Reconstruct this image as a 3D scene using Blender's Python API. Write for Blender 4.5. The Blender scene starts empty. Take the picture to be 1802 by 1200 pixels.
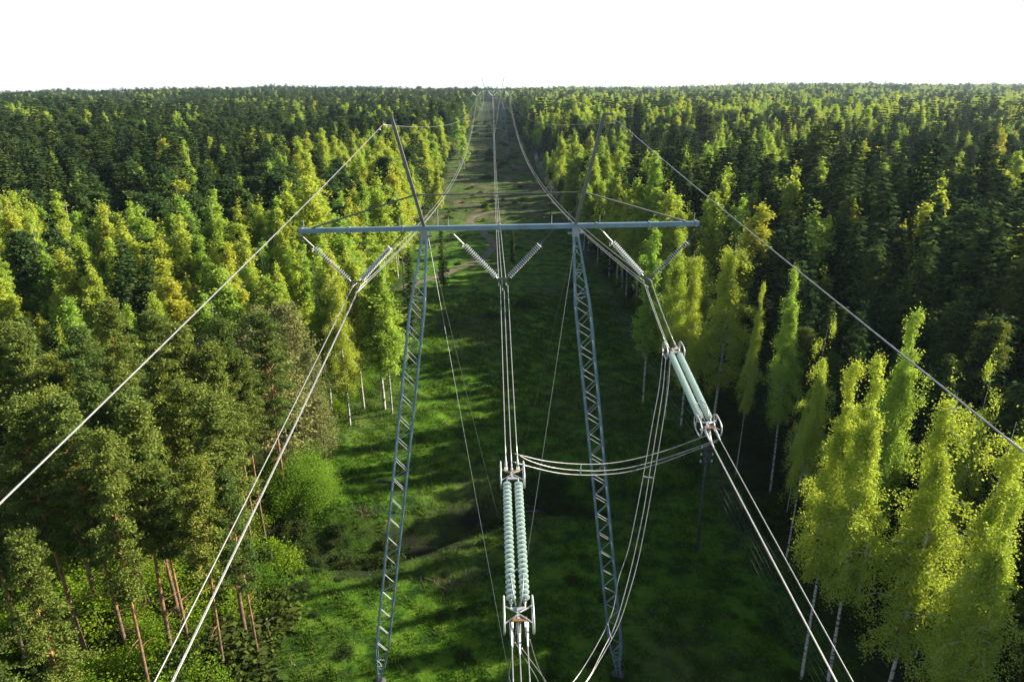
import bpy, math, random
import numpy as np
from mathutils import Vector, Matrix

R = math.radians
rng = np.random.default_rng(7)
random.seed(7)
C = bpy.context.scene.collection
scene = bpy.context.scene

# ------------------------------------------------------------------ camera
CAM = Vector((0.0, 0.0, 44.3))
FPX = 1220.0                                   # focal length in photo pixels (1802 wide)
YAW, PITCH, ROLL = R(1.456), R(20.04), R(0.25)
_f = Vector((math.sin(YAW) * math.cos(PITCH), math.cos(YAW) * math.cos(PITCH), -math.sin(PITCH)))
_r = Vector((math.cos(YAW), -math.sin(YAW), 0.0))
_u = _r.cross(_f)
RT = _r * math.cos(ROLL) - _u * math.sin(ROLL)
UP = _u * math.cos(ROLL) + _r * math.sin(ROLL)
cam = bpy.data.cameras.new('camera')
cam.lens = 36.0 * FPX / 1802.0
cam.sensor_width = 36.0
cam.clip_start = 0.2
cam.clip_end = 12000
camo = bpy.data.objects.new('camera', cam)
C.objects.link(camo)
M = Matrix((RT, UP, -_f)).transposed().to_4x4()
M.translation = CAM
camo.matrix_world = M
scene.camera = camo

# ------------------------------------------------------------------ light
SUN_AZ, SUN_EL = R(72), R(26.5)
w = bpy.data.worlds.new('World')
scene.world = w
w.use_nodes = True
nt = w.node_tree
bg = nt.nodes['Background']
sky = nt.nodes.new('ShaderNodeTexSky')
sky.sky_type = 'NISHITA'
sky.sun_disc = False
sky.sun_elevation = SUN_EL
sky.sun_rotation = SUN_AZ
sky.altitude = 100
sky.air_density = 1.0
sky.dust_density = 1.2
sky.ozone_density = 1.0
# white blended into the sky towards the horizon, standing in for overexposed sky
tcw = nt.nodes.new('ShaderNodeTexCoord'); sxw = nt.nodes.new('ShaderNodeSeparateXYZ'); mrw = nt.nodes.new('ShaderNodeMapRange')
mrw.interpolation_type = 'SMOOTHSTEP'
mrw.inputs[1].default_value = 0.12; mrw.inputs[2].default_value = 0.24
nt.links.new(tcw.outputs['Generated'], sxw.inputs[0]); nt.links.new(sxw.outputs[2], mrw.inputs[0])
mxw = nt.nodes.new('ShaderNodeMix'); mxw.data_type = 'RGBA'
mxw.inputs[6].default_value = (7.0, 7.2, 7.2, 1)
nt.links.new(mrw.outputs[0], mxw.inputs[0]); nt.links.new(sky.outputs[0], mxw.inputs[7])
nt.links.new(mxw.outputs[2], bg.inputs['Color'])
bg.inputs['Strength'].default_value = 0.066
sl = bpy.data.lights.new('sun', 'SUN')
sl.energy = 5.0
sl.angle = R(0.6)
sl.color = (1.0, 0.92, 0.74)
so = bpy.data.objects.new('sun', sl)
C.objects.link(so)
sdir = Vector((math.sin(SUN_AZ) * math.cos(SUN_EL), math.cos(SUN_AZ) * math.cos(SUN_EL), math.sin(SUN_EL)))
so.rotation_euler = sdir.to_track_quat('Z', 'Y').to_euler()
so.location = (200, 80, 150)
scene.view_settings.view_transform = 'Standard'
scene.view_settings.look = 'None'
scene.view_settings.exposure = 1.3
scene.view_settings.gamma = 1.0
cy = scene.cycles
cy.use_denoising = True
cy.denoising_prefilter = 'NONE'          # keeps the fine leaf texture
cy.use_adaptive_sampling = False
cy.max_bounces = 5
cy.diffuse_bounces = 2
cy.glossy_bounces = 2
cy.transmission_bounces = 3
cy.transparent_max_bounces = 4
cy.volume_bounces = 0
cy.caustics_reflective = False
cy.caustics_refractive = False
cy.sample_clamp_indirect = 4.0

# ------------------------------------------------------------------ helpers
def tag(o, label=None, cat=None, group=None, kind=None):
    if label: o['label'] = label
    if cat: o['category'] = cat
    if group: o['group'] = group
    if kind: o['kind'] = kind
    return o

def empty(name, loc=(0, 0, 0), rz=0.0):
    o = bpy.data.objects.new(name, None)
    o.empty_display_size = 0.5
    C.objects.link(o)
    o.location = loc
    o.rotation_euler = (0, 0, rz)
    return o

def np_mesh(name, V, F, mat, parent=None, smooth=False, mats=None, midx=None):
    """V (n,3) array, F (m,k) array of equal-size faces or list of lists"""
    me = bpy.data.meshes.new(name)
    V = np.asarray(V, dtype=np.float32)
    if isinstance(F, np.ndarray):
        m, k = F.shape
        me.vertices.add(len(V)); me.vertices.foreach_set('co', V.ravel())
        me.loops.add(m * k); me.loops.foreach_set('vertex_index', F.astype(np.int32).ravel())
        me.polygons.add(m)
        me.polygons.foreach_set('loop_start', np.arange(0, m * k, k, dtype=np.int32))
        me.update(calc_edges=True)
    else:
        me.from_pydata([tuple(map(float, v)) for v in V], [], F)
    if mats:
        for x in mats: me.materials.append(x)
        me.polygons.foreach_set('material_index', np.asarray(midx, dtype=np.int32))
    else:
        me.materials.append(mat)
    if smooth:
        me.polygons.foreach_set('use_smooth', np.ones(len(me.polygons), dtype=bool))
    o = bpy.data.objects.new(name, me)
    C.objects.link(o)
    if parent is not None: o.parent = parent
    return o

class MB:
    """collects tubes, bars and lathes into ONE mesh"""
    def __init__(self): self.v = []; self.f = []
    def tube(self, pts, r, n=6, cap=True):
        P = [Vector(p) for p in pts]
        rs = r if isinstance(r, (list, tuple, np.ndarray)) else [r] * len(P)
        b = len(self.v); ref = None
        for i, p in enumerate(P):
            t = (P[min(i + 1, len(P) - 1)] - P[max(i - 1, 0)])
            t = t.normalized() if t.length > 1e-9 else Vector((0, 0, 1))
            if ref is None:
                ref = Vector((0, 0, 1)) if abs(t.z) < .9 else Vector((1, 0, 0))
            a = (ref - t * ref.dot(t)).normalized(); c = t.cross(a); ref = a
            for k in range(n):
                th = 2 * math.pi * k / n
                self.v.append(tuple(p + (a * math.cos(th) + c * math.sin(th)) * rs[i]))
        for i in range(len(P) - 1):
            for k in range(n):
                k2 = (k + 1) % n
                self.f.append((b + i * n + k, b + i * n + k2, b + (i + 1) * n + k2, b + (i + 1) * n + k))
        if cap:
            self.f.append(tuple(b + k for k in reversed(range(n))))
            self.f.append(tuple(b + (len(P) - 1) * n + k for k in range(n)))
        return self
    def bar(self, p, q, wd, hg=None, up=(0, 0, 1)):
        p, q = Vector(p), Vector(q); hg = hg or wd
        t = (q - p).normalized(); up = Vector(up)
        if abs(t.dot(up)) > .98: up = Vector((0, 1, 0))
        a = t.cross(up).normalized() * wd / 2; c = a.cross(t).normalized() * hg / 2
        b = len(self.v)
        for e in (p, q):
            for s1, s2 in ((-1, -1), (1, -1), (1, 1), (-1, 1)): self.v.append(tuple(e + a * s1 + c * s2))
        for fc in ((0, 3, 2, 1), (4, 5, 6, 7), (0, 1, 5, 4), (1, 2, 6, 5), (2, 3, 7, 6), (3, 0, 4, 7)):
            self.f.append(tuple(b + k for k in fc))
        return self
    def lathe(self, prof, p, axis, n=12):
        """prof: (distance along axis, radius)"""
        p = Vector(p); t = Vector(axis).normalized()
        ref = Vector((0, 0, 1)) if abs(t.z) < .9 else Vector((1, 0, 0))
        a = (ref - t * ref.dot(t)).normalized(); c = t.cross(a); b = len(self.v)
        for s, rr in prof:
            for k in range(n):
                th = 2 * math.pi * k / n
                self.v.append(tuple(p + t * s + (a * math.cos(th) + c * math.sin(th)) * rr))
        for i in range(len(prof) - 1):
            for k in range(n):
                k2 = (k + 1) % n
                self.f.append((b + i * n + k, b + i * n + k2, b + (i + 1) * n + k2, b + (i + 1) * n + k))
        self.f.append(tuple(b + k for k in reversed(range(n))))
        self.f.append(tuple(b + (len(prof) - 1) * n + k for k in range(n)))
        return self
    def build(self, name, mat, parent=None, smooth=False):
        return np_mesh(name, np.array(self.v), self.f, mat, parent, smooth)

def ray(u, v):
    return (_f * FPX + RT * (u - 901) + UP * (600 - v)).normalized()
def on_y(u, v, Y):
    d = ray(u, v); return CAM + d * ((Y - CAM.y) / d.y)

# ------------------------------------------------------------------ terrain height
_ky = np.array([-400, 0, 230, 330, 420, 560, 665, 820, 990, 1200, 1440, 1750, 2100, 2600, 3500.])
_kz = np.array([0, 0, 0.3, 2.6, 6.6, 6.0, 6.0, 6.5, 8.5, 10, 13, 15, 17, 18, 18.])
_yy = np.arange(-400, 3500, 5.0)
_zz = np.interp(_yy, _ky, _kz)
_zz = np.convolve(np.pad(_zz, 8, mode='edge'), np.ones(17) / 17, mode='valid')
def gully_y(x): return 66.5 + 0.30 * x + 1.6 * np.sin(x * 0.23 + 1)
def ground(x, y):
    x = np.asarray(x, float); y = np.asarray(y, float)
    z = np.interp(y, _yy, _zz)
    side = np.clip((np.abs(x) - 30) / 150, 0, 1)
    z = z + side * (2.2 * np.sin(x * .011 + 1.3) * np.cos(y * .009 + .5) + 1.3 * np.sin(x * .023 + y * .017))
    far = np.clip((y - 700) / 900, 0, 1)
    z = z + far * (3.6 * np.sin(x * .0042 + 2.0 + y * .001) + 2.4 * np.sin(x * .0091 - y * .003) + 1.5 * np.sin(x * .021 + y * .01)
                   + 0.0022 * np.clip(x, -1500, 1500))
    z = z + .18 * np.sin(x * .35 + .4 * np.sin(y * .2)) * np.cos(y * .27) + .10 * np.sin(x * .9 + y * .6) * np.sin(y * .83 - x * .3)
    dy = y - gully_y(x)
    m = np.exp(-((x + 4) / 40) ** 4)
    z = z - m * 2.4 * np.exp(-(dy / 3.6) ** 2) + m * .35 * np.exp(-((dy - 7) / 3) ** 2)
    return z
def gz(x, y): return float(ground(x, y))
def on_ground(u, v, h=0.0):
    """the point on the terrain (raised by h) under a photo pixel"""
    d = ray(u, v)
    t = np.concatenate([np.arange(20, 400, .25), np.arange(400, 3000, 2.)])
    X, Y, Z = CAM.x + d.x * t, CAM.y + d.y * t, CAM.z + d.z * t
    below = Z < ground(X, Y) + h
    i = int(np.argmax(below)) if below.any() else len(t) - 1
    return float(X[i]), float(Y[i])

# ------------------------------------------------------------------ materials
def mat(name): 
    m = bpy.data.materials.new(name); m.use_nodes = True
    n = m.node_tree; n.nodes.clear()
    out = n.nodes.new('ShaderNodeOutputMaterial')
    return m, n, out
def N(n, t, **k):
    x = n.nodes.new(t)
    for a, b in k.items(): setattr(x, a, b)
    return x
def rgba(c): return (c[0], c[1], c[2], 1)

def ramp(n, stops, fac):
    cr = N(n, 'ShaderNodeValToRGB'); e = cr.color_ramp.elements
    e[0].position, e[0].color = stops[0][0], rgba(stops[0][1])
    e[1].position, e[1].color = stops[-1][0], rgba(stops[-1][1])
    for p, c in stops[1:-1]:
        x = e.new(p); x.color = rgba(c)
    n.links.new(fac, cr.inputs[0])
    return cr.outputs[0]

def foliage(name, leafs, trees, trans=.45, tint=(1.18, 1.12, .8)):
    """leafs: colour stops over single leaves; trees: tint stops over whole trees"""
    m, n, out = mat(name)
    g = N(n, 'ShaderNodeNewGeometry'); oi = N(n, 'ShaderNodeObjectInfo')
    c1 = ramp(n, leafs, g.outputs['Random Per Island'])
    c2 = ramp(n, trees, oi.outputs['Random'])
    mx = N(n, 'ShaderNodeMix', data_type='RGBA', blend_type='MULTIPLY'); mx.inputs[0].default_value = 1
    n.links.new(c1, mx.inputs[6]); n.links.new(c2, mx.inputs[7])
    d = N(n, 'ShaderNodeBsdfDiffuse'); n.links.new(mx.outputs[2], d.inputs[0])
    if trans <= 0:
        n.links.new(d.outputs[0], out.inputs[0]); return m
    t = N(n, 'ShaderNodeBsdfTranslucent')
    tc = N(n, 'ShaderNodeMix', data_type='RGBA', blend_type='MULTIPLY'); tc.inputs[0].default_value = 1
    n.links.new(mx.outputs[2], tc.inputs[6]); tc.inputs[7].default_value = rgba(tint)
    n.links.new(tc.outputs[2], t.inputs[0])
    ms = N(n, 'ShaderNodeMixShader'); ms.inputs[0].default_value = trans
    n.links.new(d.outputs[0], ms.inputs[1]); n.links.new(t.outputs[0], ms.inputs[2])
    n.links.new(ms.outputs[0], out.inputs[0])
    return m

def pbr(name, col, rough=.5, metal=0., spec=.5, var=0., scale=3., col2=None, trans=0.):
    m, n, out = mat(name)
    b = N(n, 'ShaderNodeBsdfPrincipled')
    b.inputs['Base Color'].default_value = rgba(col)
    b.inputs['Roughness'].default_value = rough
    b.inputs['Metallic'].default_value = metal
    b.inputs['Specular IOR Level'].default_value = spec
    if trans: b.inputs['Transmission Weight'].default_value = trans
    if var or col2:
        tc = N(n, 'ShaderNodeTexCoord'); no = N(n, 'ShaderNodeTexNoise')
        no.inputs['Scale'].default_value = scale; no.inputs['Detail'].default_value = 5
        n.links.new(tc.outputs['Object'], no.inputs['Vector'])
        c2 = col2 or tuple(c * (1 - var) for c in col)
        n.links.new(ramp(n, [(.35, c2), (.65, col)], no.outputs['Fac']), b.inputs['Base Color'])
    n.links.new(b.outputs[0], out.inputs[0])
    return m

MT = {}
MT['birch_leaf'] = foliage('birch_leaf', [(0, (.34, .45, .07)), (.5, (.45, .545, .085)), (1, (.56, .61, .12))],
                           [(0, (.72, .92, 1.0)), (.35, (.92, 1.0, 1.0)), (.92, (1.08, 1.02, .95)), (1, (1.14, .96, .85))], .5)
MT['aspen_leaf'] = foliage('aspen_leaf', [(0, (.24, .42, .04)), (1, (.40, .55, .06))], [(0, (.85, 1, .9)), (1, (1.1, 1.05, .9))], .5)
MT['spruce_needle'] = foliage('spruce_needle', [(0, (.022, .042, .016)), (.6, (.045, .076, .022)), (1, (.085, .115, .03))],
                              [(0, (.5, .66, .9)), (.5, (.9, 1.0, 1.05)), (1, (1.6, 1.5, 1.15))], .12)
MT['pine_needle'] = foliage('pine_needle', [(0, (.10, .150, .035)), (.6, (.195, .255, .05)), (1, (.31, .34, .08))],
                            [(0, (.55, .7, .85)), (.5, (1.0, 1.0, 1.0)), (1, (1.2, 1.12, .95))], .38)
MT['dark_pine_needle'] = foliage('dark_pine_needle', [(0, (.045, .085, .028)), (.6, (.085, .140, .040)), (1, (.15, .20, .055))],
                           [(0, (.55, .7, .9)), (.5, (.9, 1.0, 1.05)), (1, (1.25, 1.15, 1.0))], .3)
MT['alder_leaf'] = foliage('alder_leaf', [(0, (.16, .20, .06)), (.6, (.27, .30, .11)), (1, (.36, .37, .17))], [(0, (.9, .95, .9)), (1, (1.1, 1.05, 1))], .35)
MT['twig'] = foliage('twig', [(0, (.12, .09, .065)), (1, (.28, .215, .15))], [(0, (.9, .9, .95)), (1, (1.15, 1.0, .9))], 0)
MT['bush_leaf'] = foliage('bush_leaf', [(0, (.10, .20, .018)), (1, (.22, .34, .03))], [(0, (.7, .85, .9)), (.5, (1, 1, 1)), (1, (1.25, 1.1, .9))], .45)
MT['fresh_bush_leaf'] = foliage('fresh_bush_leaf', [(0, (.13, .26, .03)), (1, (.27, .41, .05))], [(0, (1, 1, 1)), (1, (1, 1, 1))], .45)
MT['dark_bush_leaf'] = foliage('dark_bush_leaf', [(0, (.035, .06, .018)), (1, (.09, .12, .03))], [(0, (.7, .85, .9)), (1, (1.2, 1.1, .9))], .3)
MT['grass_blade'] = foliage('grass_blade', [(0, (.020, .060, .007)), (.7, (.088, .190, .012)), (.90, (.13, .21, .02)), (.94, (.26, .22, .10)), (1, (.32, .27, .14))], [(0, (1, 1, 1)), (1, (1, 1, 1))], .35)
MT['steel'] = pbr('galvanised_steel', (.34, .38, .39), .5, .3, .5, .3, 1.5)
MT['beam'] = pbr('galvanised_beam', (.20, .33, .42), .45, .3, .5, .3, .8)
MT['post'] = pbr('weathered_steel', (.17, .17, .155), .55, .4, .5, .3, 1.2)
MT['alu'] = pbr('aluminium_wire', (.50, .49, .47), .38, .55, .6, .3, 6)
MT['guy'] = pbr('guy_strand', (.24, .26, .25), .5, .4, .5)
MT['fitting'] = pbr('galvanised_fitting', (.55, .55, .53), .4, .4, .5)
MT['rust'] = pbr('rusty_plate', (.34, .17, .07), .7, .2, .3, .4, 9)
MT['glass'] = foliage('pale_green_glass', [(0, (.78, .92, .86)), (1, (.92, .98, .95))], [(0, (1, 1, 1)), (1, (1, 1, 1))], .4, (.95, 1, .98))
MT['glassw'] = foliage('silvery_glass', [(0, (.93, .95, .95)), (1, (.95, .96, .96))], [(0, (1, 1, 1)), (1, (1, 1, 1))], .5, (1, 1, 1))
MT['cap_bright'] = pbr('zinc_cap', (.80, .82, .82), .35, .2, .6)
MT['cap'] = pbr('insulator_cap', (.12, .13, .14), .45, .5)
MT['pole'] = pbr('creosoted_wood', (.07, .085, .08), .8, 0, .3, .35, 4)
MT['porc'] = pbr('white_porcelain', (.7, .72, .7), .2, 0, .8)
MT['wire_dim'] = pbr('dull_wire', (.10, .125, .13), .6, .3)
MT['log'] = pbr('dead_wood', (.20, .16, .12), .85, 0, .2, .5, 5)
MT['stone'] = pbr('field_stone', (.11, .11, .105), .8, 0, .3, .4, 2)

def bark_birch():
    m, n, out = mat('birch_bark')
    b = N(n, 'ShaderNodeBsdfPrincipled'); b.inputs['Roughness'].default_value = .7
    tc = N(n, 'ShaderNodeTexCoord'); mp = N(n, 'ShaderNodeMapping'); mp.inputs['Scale'].default_value = (1.5, 1.5, 4.5)
    no = N(n, 'ShaderNodeTexNoise'); no.inputs['Scale'].default_value = 1.1; no.inputs['Detail'].default_value = 6
    n.links.new(tc.outputs['Object'], mp.inputs[0]); n.links.new(mp.outputs[0], no.inputs['Vector'])
    n.links.new(ramp(n, [(.40, (.05, .045, .04)), (.47, (.45, .43, .40)), (.7, (.62, .60, .56))], no.outputs['Fac']), b.inputs['Base Color'])
    n.links.new(b.outputs[0], out.inputs[0]); return m
def bark_pine():
    m, n, out = mat('pine_bark')
    b = N(n, 'ShaderNodeBsdfPrincipled'); b.inputs['Roughness'].default_value = .85
    tc = N(n, 'ShaderNodeTexCoord'); sx = N(n, 'ShaderNodeSeparateXYZ')
    no = N(n, 'ShaderNodeTexNoise'); no.inputs['Scale'].default_value = 3.5; no.inputs['Detail'].default_value = 6
    n.links.new(tc.outputs['Object'], no.inputs['Vector']); n.links.new(tc.outputs['Object'], sx.inputs[0])
    mr = N(n, 'ShaderNodeMapRange'); mr.inputs[1].default_value = 2; mr.inputs[2].default_value = 10
    n.links.new(sx.outputs[2], mr.inputs[0])
    lo = ramp(n, [(.35, (.07, .05, .04)), (.65, (.19, .12, .085))], no.outputs['Fac'])
    hi = ramp(n, [(.35, (.16, .075, .035)), (.65, (.52, .25, .11))], no.outputs['Fac'])
    mx = N(n, 'ShaderNodeMix', data_type='RGBA'); n.links.new(mr.outputs[0], mx.inputs[0]); n.links.new(lo, mx.inputs[6]); n.links.new(hi, mx.inputs[7])
    n.links.new(mx.outputs[2], b.inputs['Base Color']); n.links.new(b.outputs[0], out.inputs[0]); return m
MT['birch_bark'] = bark_birch()
MT['pine_bark'] = bark_pine()
MT['spruce_bark'] = pbr('spruce_bark', (.13, .10, .08), .9, 0, .2, .5, 4)
MT['grey_bark'] = pbr('grey_bark', (.20, .19, .16), .85, 0, .2, .5, 4)

def ground_mat():
    m, n, out = mat('ground_cover')
    b = N(n, 'ShaderNodeBsdfPrincipled'); b.inputs['Roughness'].default_value = .95; b.inputs['Specular IOR Level'].default_value = .1
    at = N(n, 'ShaderNodeAttribute', attribute_name='zone'); sp = N(n, 'ShaderNodeSeparateColor')
    n.links.new(at.outputs['Color'], sp.inputs[0])
    tc = N(n, 'ShaderNodeTexCoord')
    def noise(s, d=6, rough=.6, sc=None):
        x = N(n, 'ShaderNodeTexNoise'); x.inputs['Scale'].default_value = s; x.inputs['Detail'].default_value = d; x.inputs['Roughness'].default_value = rough
        if sc:
            mp = N(n, 'ShaderNodeMapping'); mp.inputs['Scale'].default_value = sc
            n.links.new(tc.outputs['Object'], mp.inputs[0]); n.links.new(mp.outputs[0], x.inputs['Vector'])
        else: n.links.new(tc.outputs['Object'], x.inputs['Vector'])
        return x.outputs['Fac']
    def mix(f, a, c, blend='MIX'):
        x = N(n, 'ShaderNodeMix', data_type='RGBA', blend_type=blend)
        if isinstance(f, float): x.inputs[0].default_value = f
        else: n.links.new(f, x.inputs[0])
        n.links.new(a, x.inputs[6]); n.links.new(c, x.inputs[7]); return x.outputs[2]
    grass = ramp(n, [(.28, (.012, .026, .006)), (.42, (.022, .062, .007)), (.54, (.085, .180, .010)), (.72, (.17, .24, .03))], noise(.35, 10, .72))
    floor = ramp(n, [(.3, (.018, .022, .010)), (.55, (.038, .048, .016)), (.75, (.07, .075, .028))], noise(.8, 8, .7))
    dry = ramp(n, [(.3, (.030, .050, .018)), (.48, (.060, .075, .028)), (.60, (.15, .13, .065)), (.72, (.07, .14, .022))], noise(.22, 9, .7, (1, .45, 1)))
    soil = ramp(n, [(.3, (.008, .009, .006)), (.55, (.022, .022, .013)), (.7, (.05, .045, .03)), (.8, (.04, .08, .015))], noise(1.1, 8, .7))
    c = mix(sp.outputs[0], floor, grass)
    c = mix(sp.outputs[2], c, dry)
    c = mix(sp.outputs[1], c, soil)
    n.links.new(c, b.inputs['Base Color'])
    bp = N(n, 'ShaderNodeBump'); bp.inputs['Strength'].default_value = .9; bp.inputs['Distance'].default_value = .35
    n.links.new(noise(2.2, 8, .75), bp.inputs['Height']); n.links.new(bp.outputs[0], b.inputs['Normal'])
    n.links.new(b.outputs[0], out.inputs[0]); return m

def edge_l(y):   # left and right forest edge of the cleared strip
    y = np.asarray(y, float)
    return -23.3 + 1.0 * np.exp(-((y - 106) / 12) ** 2) + 1.0 * np.sin(y * .045) + 0.9 * np.sin(y * .013 + 1)
def edge_r(y):
    y = np.asarray(y, float)
    return 29.5 - 5.5 * np.clip((y - 120) / 120, 0, 1) + 1.2 * np.sin(y * .05 + 2)

# ------------------------------------------------------------------ ground sheet
def axis(segs, start):
    a = [start]
    for end, st, grow in segs:
        s = st
        while a[-1] < end:
            a.append(a[-1] + s); s *= grow
    return np.array(a)
_xp = axis([(34, .7, 1.0), (90, 1.0, 1.03), (3000, 2.5, 1.07)], 0.0)
gx = np.concatenate([-_xp[:0:-1], _xp])
gy = axis([(20, 6, 1.0), (125, .7, 1.0), (300, 1.1, 1.0), (3400, 1.3, 1.03)], -260.0)
GX, GY = np.meshgrid(gx, gy)
GZ = ground(GX, GY)
nV = GX.size; nx, ny = len(gx), len(gy)
idx = np.arange(nV).reshape(ny, nx)
F = np.stack([idx[:-1, :-1].ravel(), idx[:-1, 1:].ravel(), idx[1:, 1:].ravel(), idx[1:, :-1].ravel()], 1)
go = np_mesh('ground', np.stack([GX.ravel(), GY.ravel(), GZ.ravel()], 1), F, ground_mat(), smooth=True)
tag(go, kind='structure')
def zones(X, Y):
    cl = 1 / (1 + np.exp(-(X - edge_l(Y)) * 1.2)) * 1 / (1 + np.exp((X - edge_r(Y)) * 1.2))
    dy = Y - gully_y(X)
    soil = np.exp(-((dy + 1) / 5.6) ** 4) * np.exp(-((X + 5) / 20) ** 4) * (.72 + .28 * np.sin(X * .5 + Y * .7))
    soil = np.maximum(soil, .75 * np.exp(-((X + 8) / 8) ** 2 - ((Y - 132) / 7) ** 2))
    dry = np.clip((Y - 222) / 25, 0, 1) * cl
    hay = np.exp(-((X + 6) / 16) ** 2 - ((Y - 262) / 26) ** 2)
    dry = np.maximum(dry, hay) * (.75 + .25 * np.sin(X * .3 + Y * .11))
    dry = np.maximum(dry, .5 * np.clip(np.sin(X * .19 + 2) * np.sin(Y * .11 + .6), 0, 1) * cl)
    return cl, np.clip(soil, 0, 1), np.clip(dry, 0, 1)
cl, soil, dry = zones(GX, GY)
ca = go.data.color_attributes.new('zone', 'FLOAT_COLOR', 'POINT')
ca.data.foreach_set('color', np.stack([cl, soil, dry, np.ones_like(cl)], -1).astype(np.float32).ravel())

def strip(name, pts, width, mt, lift=.05, wob=.15):
    """a ribbon lying on the terrain through (x, y) points"""
    P = np.array(pts, float)
    d = np.r_[0, np.cumsum(np.hypot(*np.diff(P, axis=0).T))]
    s = np.arange(0, d[-1], 0.8)
    X, Y = np.interp(s, d, P[:, 0]), np.interp(s, d, P[:, 1])
    k = np.ones(9) / 9
    X = np.convolve(np.pad(X, 4, mode='edge'), k, 'valid'); Y = np.convolve(np.pad(Y, 4, mode='edge'), k, 'valid')
    tx, ty = np.gradient(X), np.gradient(Y); L = np.hypot(tx, ty) + 1e-9; nxx, nyy = -ty / L, tx / L
    cols = np.linspace(-.5, .5, 5); V = []
    for i, c in enumerate(cols):
        ww = width * (1 + wob * np.sin(s * .7 + i))
        x, y = X + nxx * c * ww, Y + nyy * c * ww
        V.append(np.stack([x, y, ground(x, y) + lift - (.07 if i in (0, 4) else 0)], 1))
    V = np.stack(V, 1).reshape(-1, 3); n = len(s)
    ii = np.arange(n * 5).reshape(n, 5)
    F = np.stack([ii[:-1, :-1].ravel(), ii[:-1, 1:].ravel(), ii[1:, 1:].ravel(), ii[1:, :-1].ravel()], 1)
    return tag(np_mesh(name, V, F, mt, smooth=True), kind='structure')
sand = pbr('sandy_track', (.19, .165, .125), .95, 0, .1, .35, .5)
dust = pbr('worn_track', (.20, .165, .11), .95, 0, .1, .4, .4)
strip('path', [on_ground(u, v) for u, v in ((700, 508), (735, 498), (770, 488), (803, 473), (838, 461), (860, 447), (868, 434), (862, 420), (850, 408),
      (836, 399), (826, 392), (830, 384), (846, 377), (872, 372), (910, 369), (955, 367))], 3.0, sand)
strip('path', [on_ground(u, v) for u, v in ((815, 249), (845, 247), (866, 254))], 3.2, dust)
strip('path', [on_ground(u, v) for u, v in ((818, 262), (842, 258), (866, 262))], 2.6, dust)
strip('path', [on_ground(u, v) for u, v in ((893, 225), (889, 236), (880, 244), (890, 251), (905, 254))], 3.5, dust)
wm, wn, wo = mat('stream_water')
wb = N(wn, 'ShaderNodeBsdfPrincipled'); wb.inputs['Base Color'].default_value = (.02, .05, .07, 1); wb.inputs['Roughness'].default_value = .08
wn.links.new(wb.outputs[0], wo.inputs[0])
xs = np.arange(2.0, 8.6, .3)
_sw = []
for x in xs:
    _sw.append((x, float(gully_y(x))))
Vw = []
for i, (x, y) in enumerate(_sw):
    z = gz(x, y) + .05; ww = .08 + .85 * math.exp(-((x - 6.2) / 1.1) ** 2)
    Vw += [(x, y - ww, z), (x, y + ww, z)]
tag(np_mesh('water', np.array(Vw), [(2 * i, 2 * i + 2, 2 * i + 3, 2 * i + 1) for i in range(len(_sw) - 1)], wm), kind='structure')

# ------------------------------------------------------------------ foliage meshes
def rv(n):
    a = rng.normal(size=(n, 3)); return a / np.linalg.norm(a, axis=1, keepdims=True)
def quads(cn, a, b):
    """quads centred at cn with half axes a, b"""
    n = len(cn)
    V = np.empty((n, 4, 3)); V[:, 0] = cn - a - b * .35; V[:, 1] = cn - b * 1.0 + a * .1; V[:, 2] = cn + a + b * .35; V[:, 3] = cn + b - a * .1
    return V.reshape(-1, 3), np.arange(n * 4).reshape(n, 4)
def leaves(cn, size, up=.35, elong=1.3):
    n = len(cn)
    nr = rv(n); nr[:, 2] = np.abs(nr[:, 2]) + up; nr /= np.linalg.norm(nr, axis=1, keepdims=True)
    t = np.cross(nr, rv(n)); t /= np.linalg.norm(t, axis=1, keepdims=True) + 1e-9
    b = np.cross(nr, t); s = (size * rng.uniform(.65, 1.35, n))[:, None]
    return quads(cn, t * s * elong * .5, b * s * .5)

def trunk_mesh(name, H, r0, mt, limbs, bend=.3, crook=0.):
    mb = MB(); ph = random.random() * 6
    def ax(t):
        return Vector((bend * math.sin(t * 2.2 + ph) * t + crook * math.sin(t * 9 + ph), bend * math.cos(t * 1.9 + ph) * t, H * t))
    pts = [ax(i / 14) for i in range(15)]
    off = pts[0].copy(); pts = [p - Vector((off.x, off.y, 0)) for p in pts]
    mb.tube([(0, 0, -.6)] + pts, [r0 * 1.35] + [r0 * (1 - .93 * (i / 14) ** 1.1) for i in range(15)], 8)
    for L in limbs:
        mb.tube(L[0], L[1], 4, cap=False)
    return mb, (lambda t: ax(t) - Vector((off.x, off.y, 0)))

PROTO = {}
def register(kind, lod, trunk, crown, H):
    PROTO.setdefault((kind, lod), []).append((trunk, crown, H))

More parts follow.
